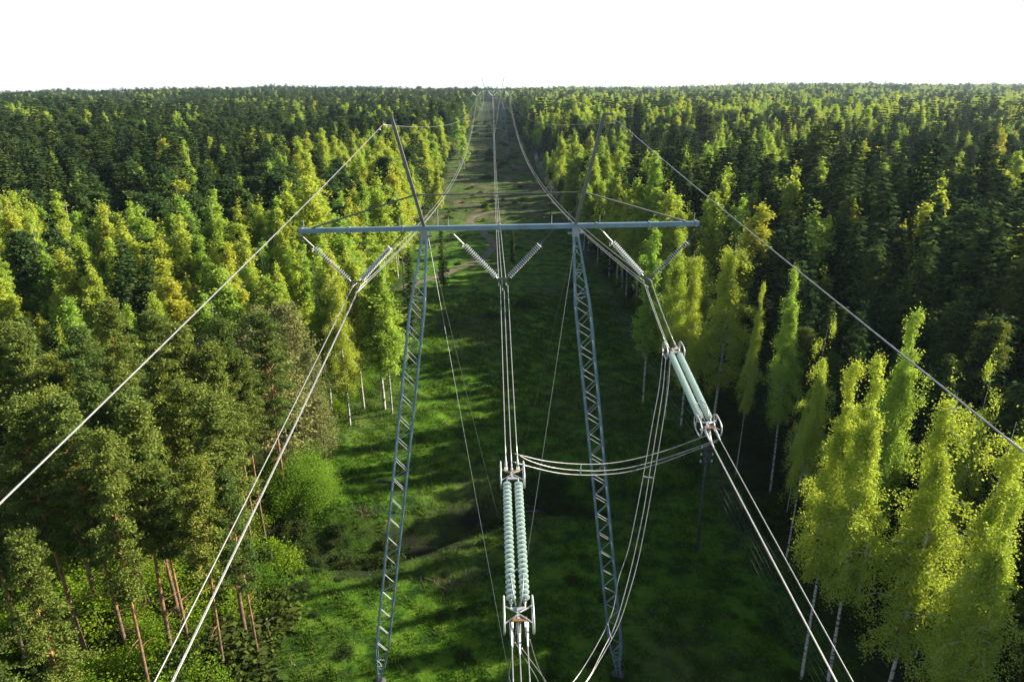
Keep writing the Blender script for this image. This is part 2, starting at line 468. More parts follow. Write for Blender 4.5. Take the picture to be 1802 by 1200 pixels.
def birch_proto(lod, H, Rc, base=.32, weep=.75, leaf=.22, dens=1.0, mname='birch_leaf', lobes=5, top=.85):
    near = lod < 0; lod = max(lod, 0)
    nb = int((118 if lod == 0 else 60) * dens)
    ncl, nl = (6, 24) if lod == 0 else (4, 10)
    lf = leaf if lod == 0 else leaf * 1.75
    limbs, cen = [], []
    ph = rng.uniform(0, 6.28, 4)
    _, axf = trunk_mesh('t', H, .1, None, [])
    # side leaders give the crown its separate lobes
    lead = [(0., 0., 1.)] + [(rng.uniform(.35, .75) * math.cos(a), rng.uniform(.35, .75) * math.sin(a), rng.uniform(.72, .95)) for a in rng.uniform(0, 6.28, lobes - 1)]
    for i in range(nb):
        lx, ly, lh = lead[rng.integers(len(lead))] if i > nb * .35 else lead[0]
        t = (i + rng.random()) / nb
        prof = (1 - t) ** (top * .74) * min(1, (t + .14) / .42) ** .7 * 1.08
        az = i * 2.399 + rng.uniform(-.4, .4)
        lump = 1 + .22 * math.sin(2 * az + ph[0] + 3 * t) + .15 * math.sin(3 * az + ph[1] - 5 * t)
        L = Rc * (prof * .95 + .05) * lump * rng.uniform(.45, 1.2) * (1 if lh == 1 else .75)
        z0 = H * (base + (lh - base) * t)
        k = max(0.0, 1 - t * .9)
        st = np.array(axf(z0 / H)) + np.array([lx * Rc * .45 * k, ly * Rc * .45 * k, 0])
        out = np.array([math.cos(az), math.sin(az), 0])
        def pt(s): return st + out * L * s + np.array([0, 0, 1]) * (L * (.85 * s - weep * s * s) + .2)
        if lod == 0 and i % 2 == 0:
            limbs.append(([pt(s) for s in (0, .35, .7, 1)], [.045, .032, .018, .006]))
        for j in range(ncl):
            s = rng.uniform(.25, 1.02) ** .8
            c = pt(s)
            n = int(nl * rng.uniform(.6, 1.4) * (2.0 if near else .95))
            sg = .11 + .09 * s * Rc / 2.5
            if lod: sg *= 1.3
            o = rng.normal(size=(n, 3)) * np.array([sg, sg, sg * 1.25])
            o[:, 2] -= np.abs(rng.normal(size=n)) * weep * .55 * s
            cen.append(c + o)
    # the tip
    tip = np.array(axf(1)); n = 50 if lod == 0 else 8
    cen.append(tip + rng.normal(size=(n, 3)) * [.16, .16, .7] - [0, 0, .5])
    cen = np.concatenate(cen)
    V, F = leaves(cen, lf * (.38 if near else .72), .25 if lod == 0 else 0)
    tb, _ = trunk_mesh('trunk', H * .97, .115, MT['birch_bark'], [])
    for L in limbs: tb.tube(L[0], L[1], 4, cap=False)
    return tb, V, F, MT['birch_bark'], MT[mname]

def spruce_proto(lod, H, Rc, base=.08, dens=1.0, mname='spruce_needle'):
    near = lod < 0; lod = max(lod, 0); q_ = .55 if near else 1.0
    cen, A, B = [], [], []
    step = (.42 * (.8 if near else 1) if lod == 0 else .95) / dens; nw = int(H * (1 - base) / step)
    for i in range(nw):
        t = i / nw; z0 = H * (base + (1 - base) * t)
        nbr = (7 if lod == 0 else 5) if t < .9 else 4
        for k in range(nbr):
            az = rng.uniform(0, 6.28)
            L = Rc * ((1 - t) ** .68) * rng.uniform(.72, 1.18) * min(1, .6 + t * 5) + .12
            out = np.array([math.cos(az), math.sin(az), 0]); sd = np.array([-math.sin(az), math.cos(az), 0])
            ns = max(2, int(L / (.30 * q_ if lod == 0 else .65)))
            for j in range(ns):
                s = (j + .6) / ns
                p = out * L * s + np.array([0, 0, z0 + L * (.12 * s - .62 * s * s + .25 * s ** 3)])
                p = p + rng.normal(size=3) * .05
                wdt = (.42 * (1 - .45 * s) + .08) * (q_ ** .6 if lod == 0 else 1.7)
                for sg in (-1, 1):
                    d = sd * sg * .8 + out * .55 + np.array([0, 0, -.18 - .3 * rng.random()])
                    cen.append(p + d * wdt * .45); A.append(d * wdt * .62); B.append(np.cross(d, [0, 0, 1.]) * (.13 * q_ if lod == 0 else .30) + rng.normal(size=3) * .03)
                if rng.random() < .8:
                    hgt = rng.uniform(.18, .42) * (1 if lod == 0 else 1.6)
                    cen.append(p - np.array([0, 0, hgt * .5])); A.append(np.array([0, 0, -hgt * .6])); B.append(out * (.12 * q_ if lod == 0 else .28) + rng.normal(size=3) * .04)
    V, F = quads(np.array(cen), np.array(A), np.array(B))
    tb, _ = trunk_mesh('trunk', H * .98, .19, None, [], bend=.06)
    return tb, V, F, MT['spruce_bark'], MT[mname]

def pine_proto(lod, H, Rc, base=.5, dens=1.0):
    near = lod < 0; lod = max(lod, 0)
    nb = int(((56 if near else 84) if lod == 0 else 44) * dens); limbs, cen = [], []
    tb, axf = trunk_mesh('trunk', H * .97, .135, None, [], bend=.55, crook=.05)
    ph = rng.uniform(0, 6.28, 3)
    for i in range(nb):
        t = (i + rng.random()) / nb
        prof = (1 - t) ** .62 * min(1, .42 + t * 2.2) * 1.12
        az = i * 2.399 + rng.uniform(-.5, .5)
        L = Rc * (prof * .9 + .10) * rng.uniform(.4, 1.25) * (1 + .2 * math.sin(2 * az + ph[0]))
        z0 = H * (base + (.98 - base) * t)
        st = np.array(axf(z0 / H)); out = np.array([math.cos(az), math.sin(az), 0])
        rise = rng.uniform(.05, .45) + t * .5
        def pt(s): return st + out * L * s + np.array([0, 0, L * (rise * s + .12 * math.sin(s * 3))])
        if lod == 0: limbs.append(([pt(0), pt(.4), pt(.75), pt(1)], [.055, .04, .022, .008]))
        for j in range(5 if lod == 0 else 3):
            s = rng.uniform(.35, 1.0); c = pt(s) + rng.normal(size=3) * [.12, .12, .05]
            n = int((26 if lod == 0 else 8) * rng.uniform(.6, 1.3) * (3.6 if near else 1)); sg = .21 if lod == 0 else .40
            cen.append(c + rng.normal(size=(n, 3)) * [sg, sg, sg * .55])
    if lod == 0:
        for i in range(9):   # dry side branches under the crown
            z0 = H * rng.uniform(.22, base); az = rng.uniform(0, 6.28); L = rng.uniform(.5, 1.9); st = np.array(axf(z0 / H)); out = np.array([math.cos(az), math.sin(az), .1])
            limbs.append(([st, st + out * L * .5 + [0, 0, .1], st + out * L + [0, 0, -.1]], [.03, .02, .006]))
    cen.append(np.array(axf(1)) + rng.normal(size=(30 if lod == 0 else 8, 3)) * [.3, .3, .35])
    cen = np.concatenate(cen)
    V, F = leaves(cen, (.078 if near else .17) if lod == 0 else .34, .5 if lod == 0 else 0, 2.2 if near else 1.7)
    for L in limbs: tb.tube(L[0], L[1], 4, cap=False)
    return tb, V, F, MT['pine_bark'], MT['pine_needle' if near else 'dark_pine_needle']

def alder_proto(lod, H, Rc, leafy=1.0, mname='alder_leaf'):
    """grey tree of many thin rising twigs, with few small leaves (leafy=0: bare)"""
    tb, axf = trunk_mesh('trunk', H * .92, .13, None, [], bend=.35)
    cen, A, B, mi = [], [], [], []
    lc = []
    nb = 46 if lod == 0 else 20
    for i in range(nb):
        t = (i + rng.random()) / nb; az = i * 2.399
        prof = (1 - t) ** .6 * min(1, .5 + t * 2.2)
        L = Rc * (prof + .12) * rng.uniform(.8, 1.15); z0 = H * (.2 + .75 * t)
        st = np.array(axf(z0 / H)); out = np.array([math.cos(az), math.sin(az), 0])
        def pt(s): return st + out * L * s + np.array([0, 0, L * (1.15 * s - .25 * s * s)])
        tb.tube([pt(0), pt(.5), pt(1)], [.04, .022, .006], 4, cap=False)
        for j in range(26 if lod == 0 else 8):
            s = rng.uniform(.25, 1); p = pt(s); d = out * rng.uniform(.1, .9) + np.array([0, 0, rng.uniform(.3, 1.1)]) + rng.normal(size=3) * .45
            d = d / np.linalg.norm(d); ln = rng.uniform(.25, .65)
            cen.append(p + d * ln); A.append(d * ln); B.append(np.cross(d, rng.normal(size=3)) * (.014 if lod == 0 else .035))
            if leafy > 0:
                n = rng.poisson(7 * leafy if lod == 0 else 3 * leafy)
                if n: lc.append(p + d * ln * rng.uniform(.4, 2, (n, 1)) + rng.normal(size=(n, 3)) * .2)
    V, F = quads(np.array(cen), np.array(A), np.array(B))
    midx = np.zeros(len(F), int)
    if lc:
        lc = np.concatenate(lc); V2, F2 = leaves(lc, .14 if lod == 0 else .3, .3)
        F = np.concatenate([F, F2 + len(V)]); V = np.concatenate([V, V2]); midx = np.r_[midx, np.ones(len(F2), int)]
    return tb, V, F, MT['grey_bark'], [MT['twig'], MT[mname], midx]

def bush_proto(H, Rc, mname='bush_leaf', leaf=.08, n=100):
    tb = MB(); cen = []
    for i in range(n):
        d = rv(1)[0]; d[2] = abs(d[2]); rr = rng.uniform(.55, 1.05)
        p = np.array([d[0] * Rc, d[1] * Rc, d[2] * H]) * rr * (1 + .18 * math.sin(5 * d[0] + 3 * d[1] + 2))
        if i % 4 == 0: tb.tube([(0, 0, -.2), p * .55 + [0, 0, .05], p], [.03, .02, .006], 4, cap=False)
        cen.append(p + rng.normal(size=(85, 3)) * [.24 * Rc / 1.6, .24 * Rc / 1.6, .2 * H / 2])
    V, F = leaves(np.concatenate(cen), leaf, .35)
    return tb, V, F, MT['grey_bark'], MT[mname]

_store = {}
def make_meshes(key, pr):
    tb, V, F, mb_, ml = pr
    o1 = tb.build('trunk', mb_, smooth=True)
    if isinstance(ml, list): o2 = np_mesh('crown', V, F, None, mats=ml[:2], midx=ml[2])
    else: o2 = np_mesh('crown', V, F, ml)
    m1, m2 = o1.data, o2.data
    bpy.data.objects.remove(o1); bpy.data.objects.remove(o2)
    _store.setdefault(key, []).append((m1, m2, []))

for args in ((22, 2.5, .30, .8), (22, 2.1, .38, .7), (22, 2.9, .28, .85), (22, 2.4, .46, .75), (22, 1.9, .30, .6)):
    make_meshes(('birch', 0), birch_proto(0, args[0], args[1], args[2], args[3]))
for args in ((22, 2.5), (22, 2.1), (22, 3.0), (22, 2.4)):
    make_meshes(('birch', 1), birch_proto(1, args[0], args[1], .3, .7))
for args in ((22, 2.5, .24, .9), (22, 2.2, .36, .85), (22, 2.8, .29, .95)): make_meshes(('birch', -1), birch_proto(-1, *args))
for H, r_, b_ in ((20, 2.2, .42), (20, 1.9, .5), (20, 2.5, .45)): make_meshes(('pine', -1), pine_proto(-1, H, r_, b_, 1.0))
for H, r_ in ((22, 2.5), (22, 2.1), (22, 2.8)): make_meshes(('spruce', -1), spruce_proto(-1, H, r_))
make_meshes(('broad birch', 0), birch_proto(0, 20, 4.3, .22, .6, .24, 2.0, 'aspen_leaf', 7, .5))
for H, r_ in ((22, 2.5), (22, 2.1), (22, 2.9), (22, 1.8)): make_meshes(('spruce', 0), spruce_proto(0, H, r_))
for H, r_ in ((22, 2.6), (22, 2.2), (22, 3.0)): make_meshes(('spruce', 1), spruce_proto(1, H, r_))
for H, r_, b_ in ((20, 2.3, .48), (20, 2.0, .56), (20, 2.7, .42), (20, 2.1, .35)): make_meshes(('pine', 0), pine_proto(0, H, r_, b_, 1.25))
for H, r_, b_ in ((20, 2.5, .45), (20, 2.2, .5), (20, 2.8, .4)): make_meshes(('pine', 1), pine_proto(1, H, r_, b_, 1.2))
for r_ in (2.7, 2.3): make_meshes(('alder', 0), alder_proto(0, 15, r_, 1.0))
for r_ in (2.4, 2.0): make_meshes(('bare', 0), alder_proto(0, 16, r_, 0.12))
make_meshes(('bush', 0), bush_proto(2.6, 1.9)); make_meshes(('bush', 0), bush_proto(2.0, 1.5)); make_meshes(('bush', 0), bush_proto(3.4, 1.6, n=110))
make_meshes(('dark bush', 0), bush_proto(1.6, 1.5, 'dark_bush_leaf', .11, 60)); make_meshes(('dark bush', 0), bush_proto(1.1, 1.7, 'dark_bush_leaf', .11, 50))
make_meshes(('round shrub', 0), bush_proto(6.2, 3.9, 'fresh_bush_leaf', .10, 620))
make_meshes(('juniper', 0), spruce_proto(0, 9, .62, .03, 1.4, 'dark_bush_leaf'))
NOMH = {'birch': 22, 'broad birch': 20, 'spruce': 22, 'pine': 20, 'alder': 15, 'bare': 16, 'bush': 2.4, 'dark bush': 1.4, 'round shrub': 6.2, 'juniper': 9}
NAMES = {'birch': 'birch_tree', 'broad birch': 'birch_tree', 'spruce': 'spruce_tree', 'pine': 'pine_tree', 'alder': 'alder_tree', 'bare': 'bare_tree',
         'bush': 'bush', 'dark bush': 'bush', 'round shrub': 'shrub', 'juniper': 'juniper_tree'}
CATS = {'birch': 'birch tree', 'broad birch': 'birch tree', 'spruce': 'spruce tree', 'pine': 'pine tree', 'alder': 'alder tree', 'bare': 'bare tree',
        'bush': 'bush', 'dark bush': 'bush', 'round shrub': 'shrub', 'juniper': 'juniper'}
def plant(kind, lod, x, y, h, label, group=None, var=None, wide=1.0, rz=None):
    if lod == 0 and (kind, -1) in _store and math.hypot(x, y) < 92: lod = -1
    L = _store[(kind, lod)]; k = random.randrange(len(L)) if var is None else var
    m1, m2, used = L[k]
    root = empty(NAMES[kind], (x, y, gz(x, y) - .1), random.uniform(0, 6.28) if rz is None else rz)
    s = h / NOMH[kind]; root.scale = (s * wide, s * wide, s)
    root.rotation_euler.x = random.gauss(0, .012); root.rotation_euler.y = random.gauss(0, .012)
    a = bpy.data.objects.new('trunk', m1); c = bpy.data.objects.new('crown', m2)
    for o in (a, c): C.objects.link(o); o.parent = root
    used.append((a, c))
    tag(root, label, CATS[kind], group)
    return root

# ------------------------------------------------------------------ trees that stand out: kind, u, v of the top, height, width factor, label
HERO = [
 # left of the clearing
 ('birch', 33, 377, 22, 1.35, 'bright yellow-green birch at the left picture edge above the pines'),
 ('birch', 62, 368, 21, 1.1, 'slim bright birch just right of the birch at the left picture edge'),
 ('birch', 103, 347, 23, 1.4, 'tall full birch second in the bright row on the far left'),
 ('birch', 167, 360, 22, 1.25, 'birch with visible pale stem left of the big dark spruce'),
 ('birch', 212, 380, 21, 1.1, 'yellow birch rising directly behind the big dark spruce'),
 ('broad birch', 292, 418, 19, 1.1, 'broad rounded bright green tree right of the big dark spruce'),
 ('birch', 312, 320, 24, 1.2, 'tall narrow birch behind the broad rounded bright tree'),
 ('birch', 373, 286, 24, 1.25, 'tallest birch of the left group, above the small dark spruce'),
 ('birch', 420, 312, 22, 1.05, 'slender birch between two taller ones left of the ground wire'),
 ('birch', 362, 368, 19, 1.0, 'shorter birch in front of the tallest birch of the left group'),
 ('birch', 477, 286, 25, 1.2, 'very tall birch with pointed top just left of the crossbeam end'),
 ('birch', 452, 345, 21, 1.1, 'birch beside the ground wire, left of the crossbeam end'),
 ('birch', 545, 300, 25, 1.3, 'pointed yellow birch above the left end of the crossbeam'),
 ('birch', 520, 340, 20, 1.0, 'small yellow birch at the left end of the crossbeam'),
 ('birch', 513, 208, 22, 1.2, 'lone bright birch among dark conifers far beyond the crossbeam end'),
 ('birch', 570, 197, 22, 1.5, 'wide light green birch far behind the left tie rod'),
 ('birch', 647, 268, 24, 1.2, 'birch left of the left peak post, beyond the tie rod'),
 ('birch', 622, 300, 23, 1.1, 'yellow birch crossed by the left tie rod'),
 ('birch', 600, 345, 23, 1.1, 'birch standing directly above the crossbeam left of the mast'),
 ('birch', 690, 268, 23, 1.1, 'birch directly behind the left peak post'),
 ('birch', 700, 330, 22, 1.0, 'birch just left of the foot of the left peak post'),
 ('birch', 765, 280, 21, 1.0, 'birch right of the left peak post beside the bare grey tree'),
 ('birch', 728, 207, 22, 1.3, 'birch behind the top of the left peak post'),
 ('birch', 752, 222, 22, 1.2, 'birch behind the bare grey tree'),
 ('birch', 805, 205, 23, 1.2, 'bright birch at the clearing edge where the left wires pass'),
 ('birch', 815, 222, 22, 1.0, 'birch hanging over the clearing at the left wires'),
 ('birch', 566, 432, 22, 1.15, 'orange-tinted birch behind the left insulator string'),
 ('birch', 590, 470, 21, .95, 'birch below the left insulator string with leaves down to the grass'),
 ('birch', 655, 425, 23, 1.25, 'lime green birch framed by the left V of insulators'),
 ('birch', 672, 470, 20, .9, 'birch at the clearing edge right of the left V of insulators'),
 ('birch', 617, 440, 22, .95, 'birch whose long pale trunk ends at a sunlit grass patch'),
 ('birch', 490, 430, 19, .9, 'small birch left of the grey alders'),
 ('bare', 747, 240, 21, 1.6, 'large bare grey tree with no leaves beside the left peak post'),
 ('bare', 222, 340, 19, 1.2, 'bare brownish tree behind the big dark spruce'),
 ('bare', 262, 352, 18, 1.1, 'bare orange-brown tree right of the other bare one'),
 ('bare', 348, 413, 18, .6, 'thin brown half-bare tree beside the small dark spruce'),
 ('spruce', 208, 418, 22, 1.25, 'big dark spruce among bright birches on the left'),
 ('spruce', 143, 463, 18, .95, 'thin spruce with brownish top left of the big dark one'),
 ('spruce', 388, 437, 18, 1.15, 'small dark spruce right of the broad bright tree'),
 ('spruce', 487, 243, 24, 1.1, 'dark spruce above the very tall birch on the left'),
 ('spruce', 560, 243, 24, 1.2, 'dark spruce left of the left peak post'),
 ('spruce', 463, 455, 15, 1.2, 'low dark spruce right of the ground wire'),
 ('spruce', 716, 435, 17, 1.1, 'dark spruce right beside the left lattice mast at the clearing edge'),
 ('spruce', 637, 560, 9, 1.7, 'low bushy spruce behind two pale birch trunks'),
 ('spruce', 777, 395, 15, 1.0, 'dark spruce at the clearing edge under the crossbeam'),
 ('alder', 500, 512, 21, .9, 'large olive-grey alder beside the clearing, its top nearest the insulators'),
 ('alder', 455, 525, 20, .85, 'olive-grey alder left of the largest one'),
 ('alder', 440, 570, 19, 1.0, 'grey alder crossed by pine crowns left of the clearing'),
 ('alder', 540, 600, 16, .8, 'yellowish alder at the grass edge right of the large grey one'),
 ('alder', 560, 690, 11, 1.1, 'low yellow alder at the grass edge above the round bright shrub'),
 ('round shrub', 535, 806, 5.2, 1.0, 'round bright green shrub at the left edge of the clearing'),
 ('pine', 190, 520, 20, 1.25, 'pine with its crown directly below the broad bright tree'),
 ('pine', 130, 560, 20, 1.2, 'pine left of the crown group below the bright birches'),
 ('pine', 25, 560, 20, 1.2, 'pine at the left picture edge below the bright birches'),
 ('pine', 255, 535, 20, 1.1, 'olive pine right of centre in the left pine stand'),
 ('pine', 330, 560, 21, 1.3, 'large pine beside the grey alders'),
 ('pine', 385, 590, 20, 1.0, 'pine touching the grey alders on their left'),
 ('pine', 300, 655, 19, 1.3, 'pine crossed by the left ground wire'),
 ('pine', 360, 690, 19, 1.3, 'pine between the ground wire and the left conductors'),
 ('pine', 205, 700, 20, 1.2, 'tall pine whose long orange trunk is fully lit in the lower left'),
 ('pine', 110, 680, 20, 1.1, 'pine with a bare lit trunk near the left edge'),
 ('pine', 30, 690, 20, 1.2, 'pine on the left edge where the ground wire leaves the picture'),
 ('pine', 250, 745, 18, 1.1, 'pine beside the tall lit trunk in the lower left'),
 ('pine', 320, 790, 17, 1.1, 'pine in front of the left conductors, lower left'),
 ('pine', 400, 820, 15, .9, 'small pine at the grass edge under the left conductors'),
 # right of the clearing
 ('birch', 990, 236, 24, 1.1, 'leftmost birch of the bright clump behind the right peak post'),
 ('birch', 1012, 228, 24, 1.1, 'second birch of the bright clump behind the right peak post'),
 ('birch', 1040, 232, 24, 1.2, 'birch directly behind the right peak post'),
 ('birch', 1068, 243, 23, 1.3, 'full birch right of the right peak post'),
 ('birch', 1092, 238, 24, 1.3, 'birch under the upper part of the right ground wire'),
 ('birch', 1120, 262, 22, 1.2, 'birch below the right ground wire behind the yellow group'),
 ('birch', 1003, 275, 22, 1.1, 'shaded birch at the clearing edge left of the right peak post'),
 ('birch', 1080, 308, 23, 1.1, 'left one of the three yellow birches above the crossbeam'),
 ('birch', 1102, 312, 23, 1.1, 'middle one of the three yellow birches above the crossbeam'),
 ('birch', 1126, 318, 23, 1.1, 'orange-tinted right one of the three yellow birches above the crossbeam'),
 ('birch', 1150, 300, 22, 1.0, 'slim birch right of the yellow group above the crossbeam'),
 ('birch', 1180, 345, 21, 1.1, 'birch above the right part of the crossbeam'),
 ('birch', 1210, 335, 22, 1.1, 'birch above the right end of the crossbeam'),
 ('birch', 1245, 352, 21, 1.1, 'birch just right of the crossbeam end'),
 ('birch', 1270, 345, 22, 1.1, 'brownish-topped birch crossed by the right ground wire'),
 ('birch', 1290, 418, 22, 1.0, 'tall narrow bright birch standing alone against dark forest, with pale trunks below'),
 ('birch', 1308, 358, 22, 1.0, 'birch behind the tall narrow one'),
 ('birch', 1340, 370, 23, 1.35, 'wide bright birch above the right ground wire'),
 ('birch', 1380, 248, 23, 1.3, 'bright birch high on the right among dark spruces'),
 ('birch', 1433, 366, 23, 1.3, 'full bright birch in the middle of the right forest'),
 ('birch', 1463, 318, 23, 1.2, 'birch behind and above the full bright one'),
 ('birch', 1465, 388, 21, 1.0, 'slim birch touching the right side of the full bright one'),
 ('birch', 1410, 480, 22, 1.2, 'yellow birch crossed by the right ground wire'),
 ('birch', 1450, 560, 21, .9, 'birch half in shade right of the yellow one'),
 ('birch', 1540, 376, 21, 1.2, 'shaded green birch right of the full bright one'),
 ('birch', 1592, 400, 21, 1.2, 'yellow-topped birch deep in the right forest'),
 ('birch', 1508, 252, 22, 1.3, 'bright birch far back in the right forest'),
 ('birch', 1530, 264, 21, 1.1, 'birch beside the far bright one in the right forest'),
 ('birch', 1622, 276, 22, 1.2, 'birch on the far right below the horizon forest'),
 ('birch', 1662, 288, 21, 1.0, 'bright green birch right of the far right one'),
 ('birch', 1573, 230, 22, 1.5, 'wide light birch crown near the top right'),
 ('birch', 1710, 295, 20, 1.1, 'small bright birch in the upper right forest'),
 ('birch', 1610, 560, 23, 1.25, 'round-topped yellow birch just above the right ground wire'),
 ('birch', 1507, 655, 22, 1.25, 'big yellow birch with pointed top at the front of the right forest'),
 ('birch', 1567, 645, 23, 1.3, 'big yellow birch whose top touches the right ground wire'),
 ('birch', 1690, 668, 23, 1.45, 'biggest front birch on the right with a long pale trunk'),
 ('birch', 1742, 632, 22, .9, 'thin shaded birch right of the biggest front birch'),
 ('birch', 1417, 690, 15, .8, 'small dark green birch in the shade between trunks'),
 ('birch', 1796, 735, 23, 1.2, 'birch cut by the right picture edge where the ground wire leaves'),
 ('birch', 1785, 868, 20, 1.3, 'yellow birch in the lower right corner'),
 ('birch', 1243, 470, 17, .8, 'thin shaded birch beside the right V of insulators'),
 ('birch', 1152, 398, 22, .8, 'shaded green birch behind the left arm of the right V of insulators'),
 ('birch', 1196, 412, 22, .8, 'shaded green birch between the arms of the right V of insulators'),
 ('birch', 1226, 436, 21, .75, 'shaded green birch just below the right end of the crossbeam'),
 ('birch', 1335, 505, 20, .75, 'half-shaded birch right of the tall narrow bright birch'),
 ('bare', 1400, 215, 18, 1.8, 'wide bare brownish crown high in the right forest'),
 ('bare', 1590, 385, 18, 1.2, 'bare twiggy tree behind the yellow-topped birch'),
 ('spruce', 1545, 300, 26, 1.3, 'big dark spruce in the middle of the right forest'),
 ('spruce', 1700, 330, 25, 1.2, 'big spruce on the far right'),
 ('spruce', 1705, 150, 28, 1.2, 'dark pointed spruce standing out near the right horizon'),
 ('spruce', 1640, 420, 24, 1.2, 'dark spruce behind the round-topped yellow birch'),
 ('spruce', 1720, 400, 25, 1.4, 'brown-green spruce at the right side of the picture'),
]
taken = []
def solve_place(u, v, h): return on_ground(u, v, h)
nhero = {}
for kind, u, v, h, wd, lab in HERO:
    if kind == 'pine': h *= 1.24
    elif u > 901 and v > 340 and kind != 'bare' and h > 16: h *= 1.2
    elif h > 18 and kind != 'alder': h *= 1.08
    x, y = solve_place(u, v, h)
    plant(kind, 0 if (kind, 1) not in _store or y < 330 else 1, x, y, h * 1.01, lab, None, random.choice((0, 1, 1, 2)) if kind == 'birch' and x > 0 and y < 90 and u < 1680 and u > 1100 else None, wide=wd * (((.76 if x > 0 else .95) if math.hypot(x, y) < 80 else 1.5) if kind == 'birch' else 1.25 if kind == 'spruce' else .92 if kind == 'pine' else 1))
    taken.append((x, y, 1.9 * wd)); nhero[kind] = nhero.get(kind, 0) + 1
jx, jy = on_ground(902, 462)
plant('juniper', 0, jx, jy, 8.9, 'slim dark columnar juniper standing alone in the grass behind the crossbeam')

# ------------------------------------------------------------------ forest fill
def project(x, y, z):
    d = np.stack([x - CAM.x, y - CAM.y, z - CAM.z], -1)
    dep = d @ np.array(_f); 
    return 901 + FPX * (d @ np.array(RT)) / dep, 600 - FPX * (d @ np.array(UP)) / dep, dep
def patch(x, y):
    return (np.sin(x * .041 + 1.7 + .8 * np.sin(y * .021)) * np.cos(y * .037 + .6 * np.sin(x * .017)) + .55 * np.sin(x * .093 + y * .071 + 2)
            + .35 * np.sin(x * .21 - y * .13) * np.sin(y * .19))
def scatter(y0, y1, sp, half):
    ys = np.arange(y0, y1, sp * .87); P = []
    for j, yv in enumerate(ys):
        W = half(yv); xs_ = np.arange(-W, W, sp) + rng.uniform(0, sp)
        P.append(np.stack([xs_ + rng.uniform(-.46, .46, len(xs_)) * sp, yv + rng.uniform(-.5, .5, len(xs_)) * sp], 1))
    return np.concatenate(P)
P = np.concatenate([scatter(-30, 330, 5.2, lambda y: max(60, .80 * y + 95)), scatter(330, 650, 5.9, lambda y: .80 * y + 60),
                    scatter(650, 1200, 7.0, lambda y: .80 * y + 40), scatter(1200, 2400, 10.0, lambda y: .80 * y)])
E_ = scatter(-25, 188, 4.4, lambda y: 130)      # dense stand behind the front birches, spruces added to deepen the clearing's shade
E_ = E_[(E_[:, 0] > edge_r(E_[:, 1]) + 7) & (E_[:, 0] < edge_r(E_[:, 1]) + 62)]
nP = len(P); P = np.concatenate([P, E_])
x, y = P[:, 0], P[:, 1]; extra = np.arange(len(P)) >= nP
inclear = (x > edge_l(y) - .6) & (x < edge_r(y) + .6) & (y < 1650)
keep = ~inclear
keep &= rng.random(len(x)) > .06
for tx, ty, tr in taken:
    keep &= (np.hypot(x - tx, y - ty) > tr)
keep &= ~((x < 0) & (x > -52) & (y < 62) & (rng.random(len(x)) < .42))
keep &= ~((x > 0) & (x < edge_r(y) + 6.5) & (y < 112))
x, y, extra = x[keep], y[keep], extra[keep]
edge_d = np.where(x < 0, edge_l(y) - x, x - edge_r(y))
pt_ = patch(x, y) + rng.normal(0, .28, len(x))
kind = np.where((pt_ > np.where((x > 0) & (y > 150), .30, .95)) | (rng.random(len(x)) < np.where(x > 0, .12, .04)), 0, np.where(np.sin(x * .03 - y * .021) + rng.normal(0, .42, len(x)) > .05, 2, 1))   # 0 birch 1 spruce 2 pine
lowleft = (x < 0) & (y < 74)
kind = np.where(lowleft, 2, kind)
alderz = (x < -24) & (x > -41) & (y > 65) & (y < 94)
kind = np.where(alderz, 3, kind)
le = (x < 0) & (y > 88) & (y < 330) & (edge_d < 14 + 24 * (np.sin(y * .03) > -.2))
kind = np.where(le & (rng.random(len(x)) < .8), 0, kind)
lm = (x < -38) & (x > -130) & (y > 74) & (y < 134)
kind = np.where(lm & (rng.random(len(x)) < .62), 0, kind)
re_ = (x > 0) & (y > 118) & (y < 235) & (edge_d < 22)
kind = np.where(re_ & (rng.random(len(x)) < .72), 0, kind)
re2 = (x > 0) & (y <= 118)
kind = np.where(re2 & (kind == 0) & (rng.random(len(x)) < .7), 1, kind)
kind = np.where(extra, 1, kind)
hgt = np.where(kind == 0, rng.normal(24, 2.2, len(x)), np.where(kind == 1, rng.normal(24.5, 4.0, len(x)), np.where(kind == 2, rng.normal(23.5, 2.4, len(x)), rng.normal(18, 1.8, len(x)))))
hgt = np.where(kind == 0, hgt, np.where(y > 150, hgt, hgt * .97))
hgt = np.where(rng.random(len(x)) < .06, hgt + 4.5, hgt)
hgt = np.clip(hgt, 12, 34)
# keep the corridor-side row on the right a little lower near the camera so the edge is not a wall
hgt = np.where((x > 0) & (y < 118) & (edge_d < 22), hgt * .84, hgt)
hgt = np.where((x > edge_r(y) + 14) & (x < edge_r(y) + 62) & (y > 55) & (y < 176), hgt + 3.5, hgt)  # stand made taller here to shade the middle of the clearing
yg = (x > 0) & (x < 80) & (y > 238) & (y < 345)
hgt = np.where(yg, hgt * .55, hgt)  # trees lowered here to let sun onto the far clearing
yg = (x > 0) & (x < 80) & (((y > 178) & (y < 198)) | ((y > 128) & (y < 136)))
hgt = np.where(yg, hgt * .8, hgt)  # narrow bands cut lower so strips of sunlight cross the clearing
lf_ = (x < -30) & (y > 70) & (y < 112)
hgt = np.where(lf_, hgt * np.clip(.62 + (y - 70) / 42 * .3, .62, .92), hgt)
z = ground(x, y)
u1, v1, dep = project(x, y, z + hgt)
u2, v2, _ = project(x, y, z + hgt * .5)
mg = 15 + 9000 / np.maximum(dep, 20)
vis = (dep > 5) & (u1 > -mg) & (u1 < 1802 + mg) & (v1 < 1320)
KN = {0: 'birch', 1: 'spruce', 2: 'pine', 3: 'alder'}
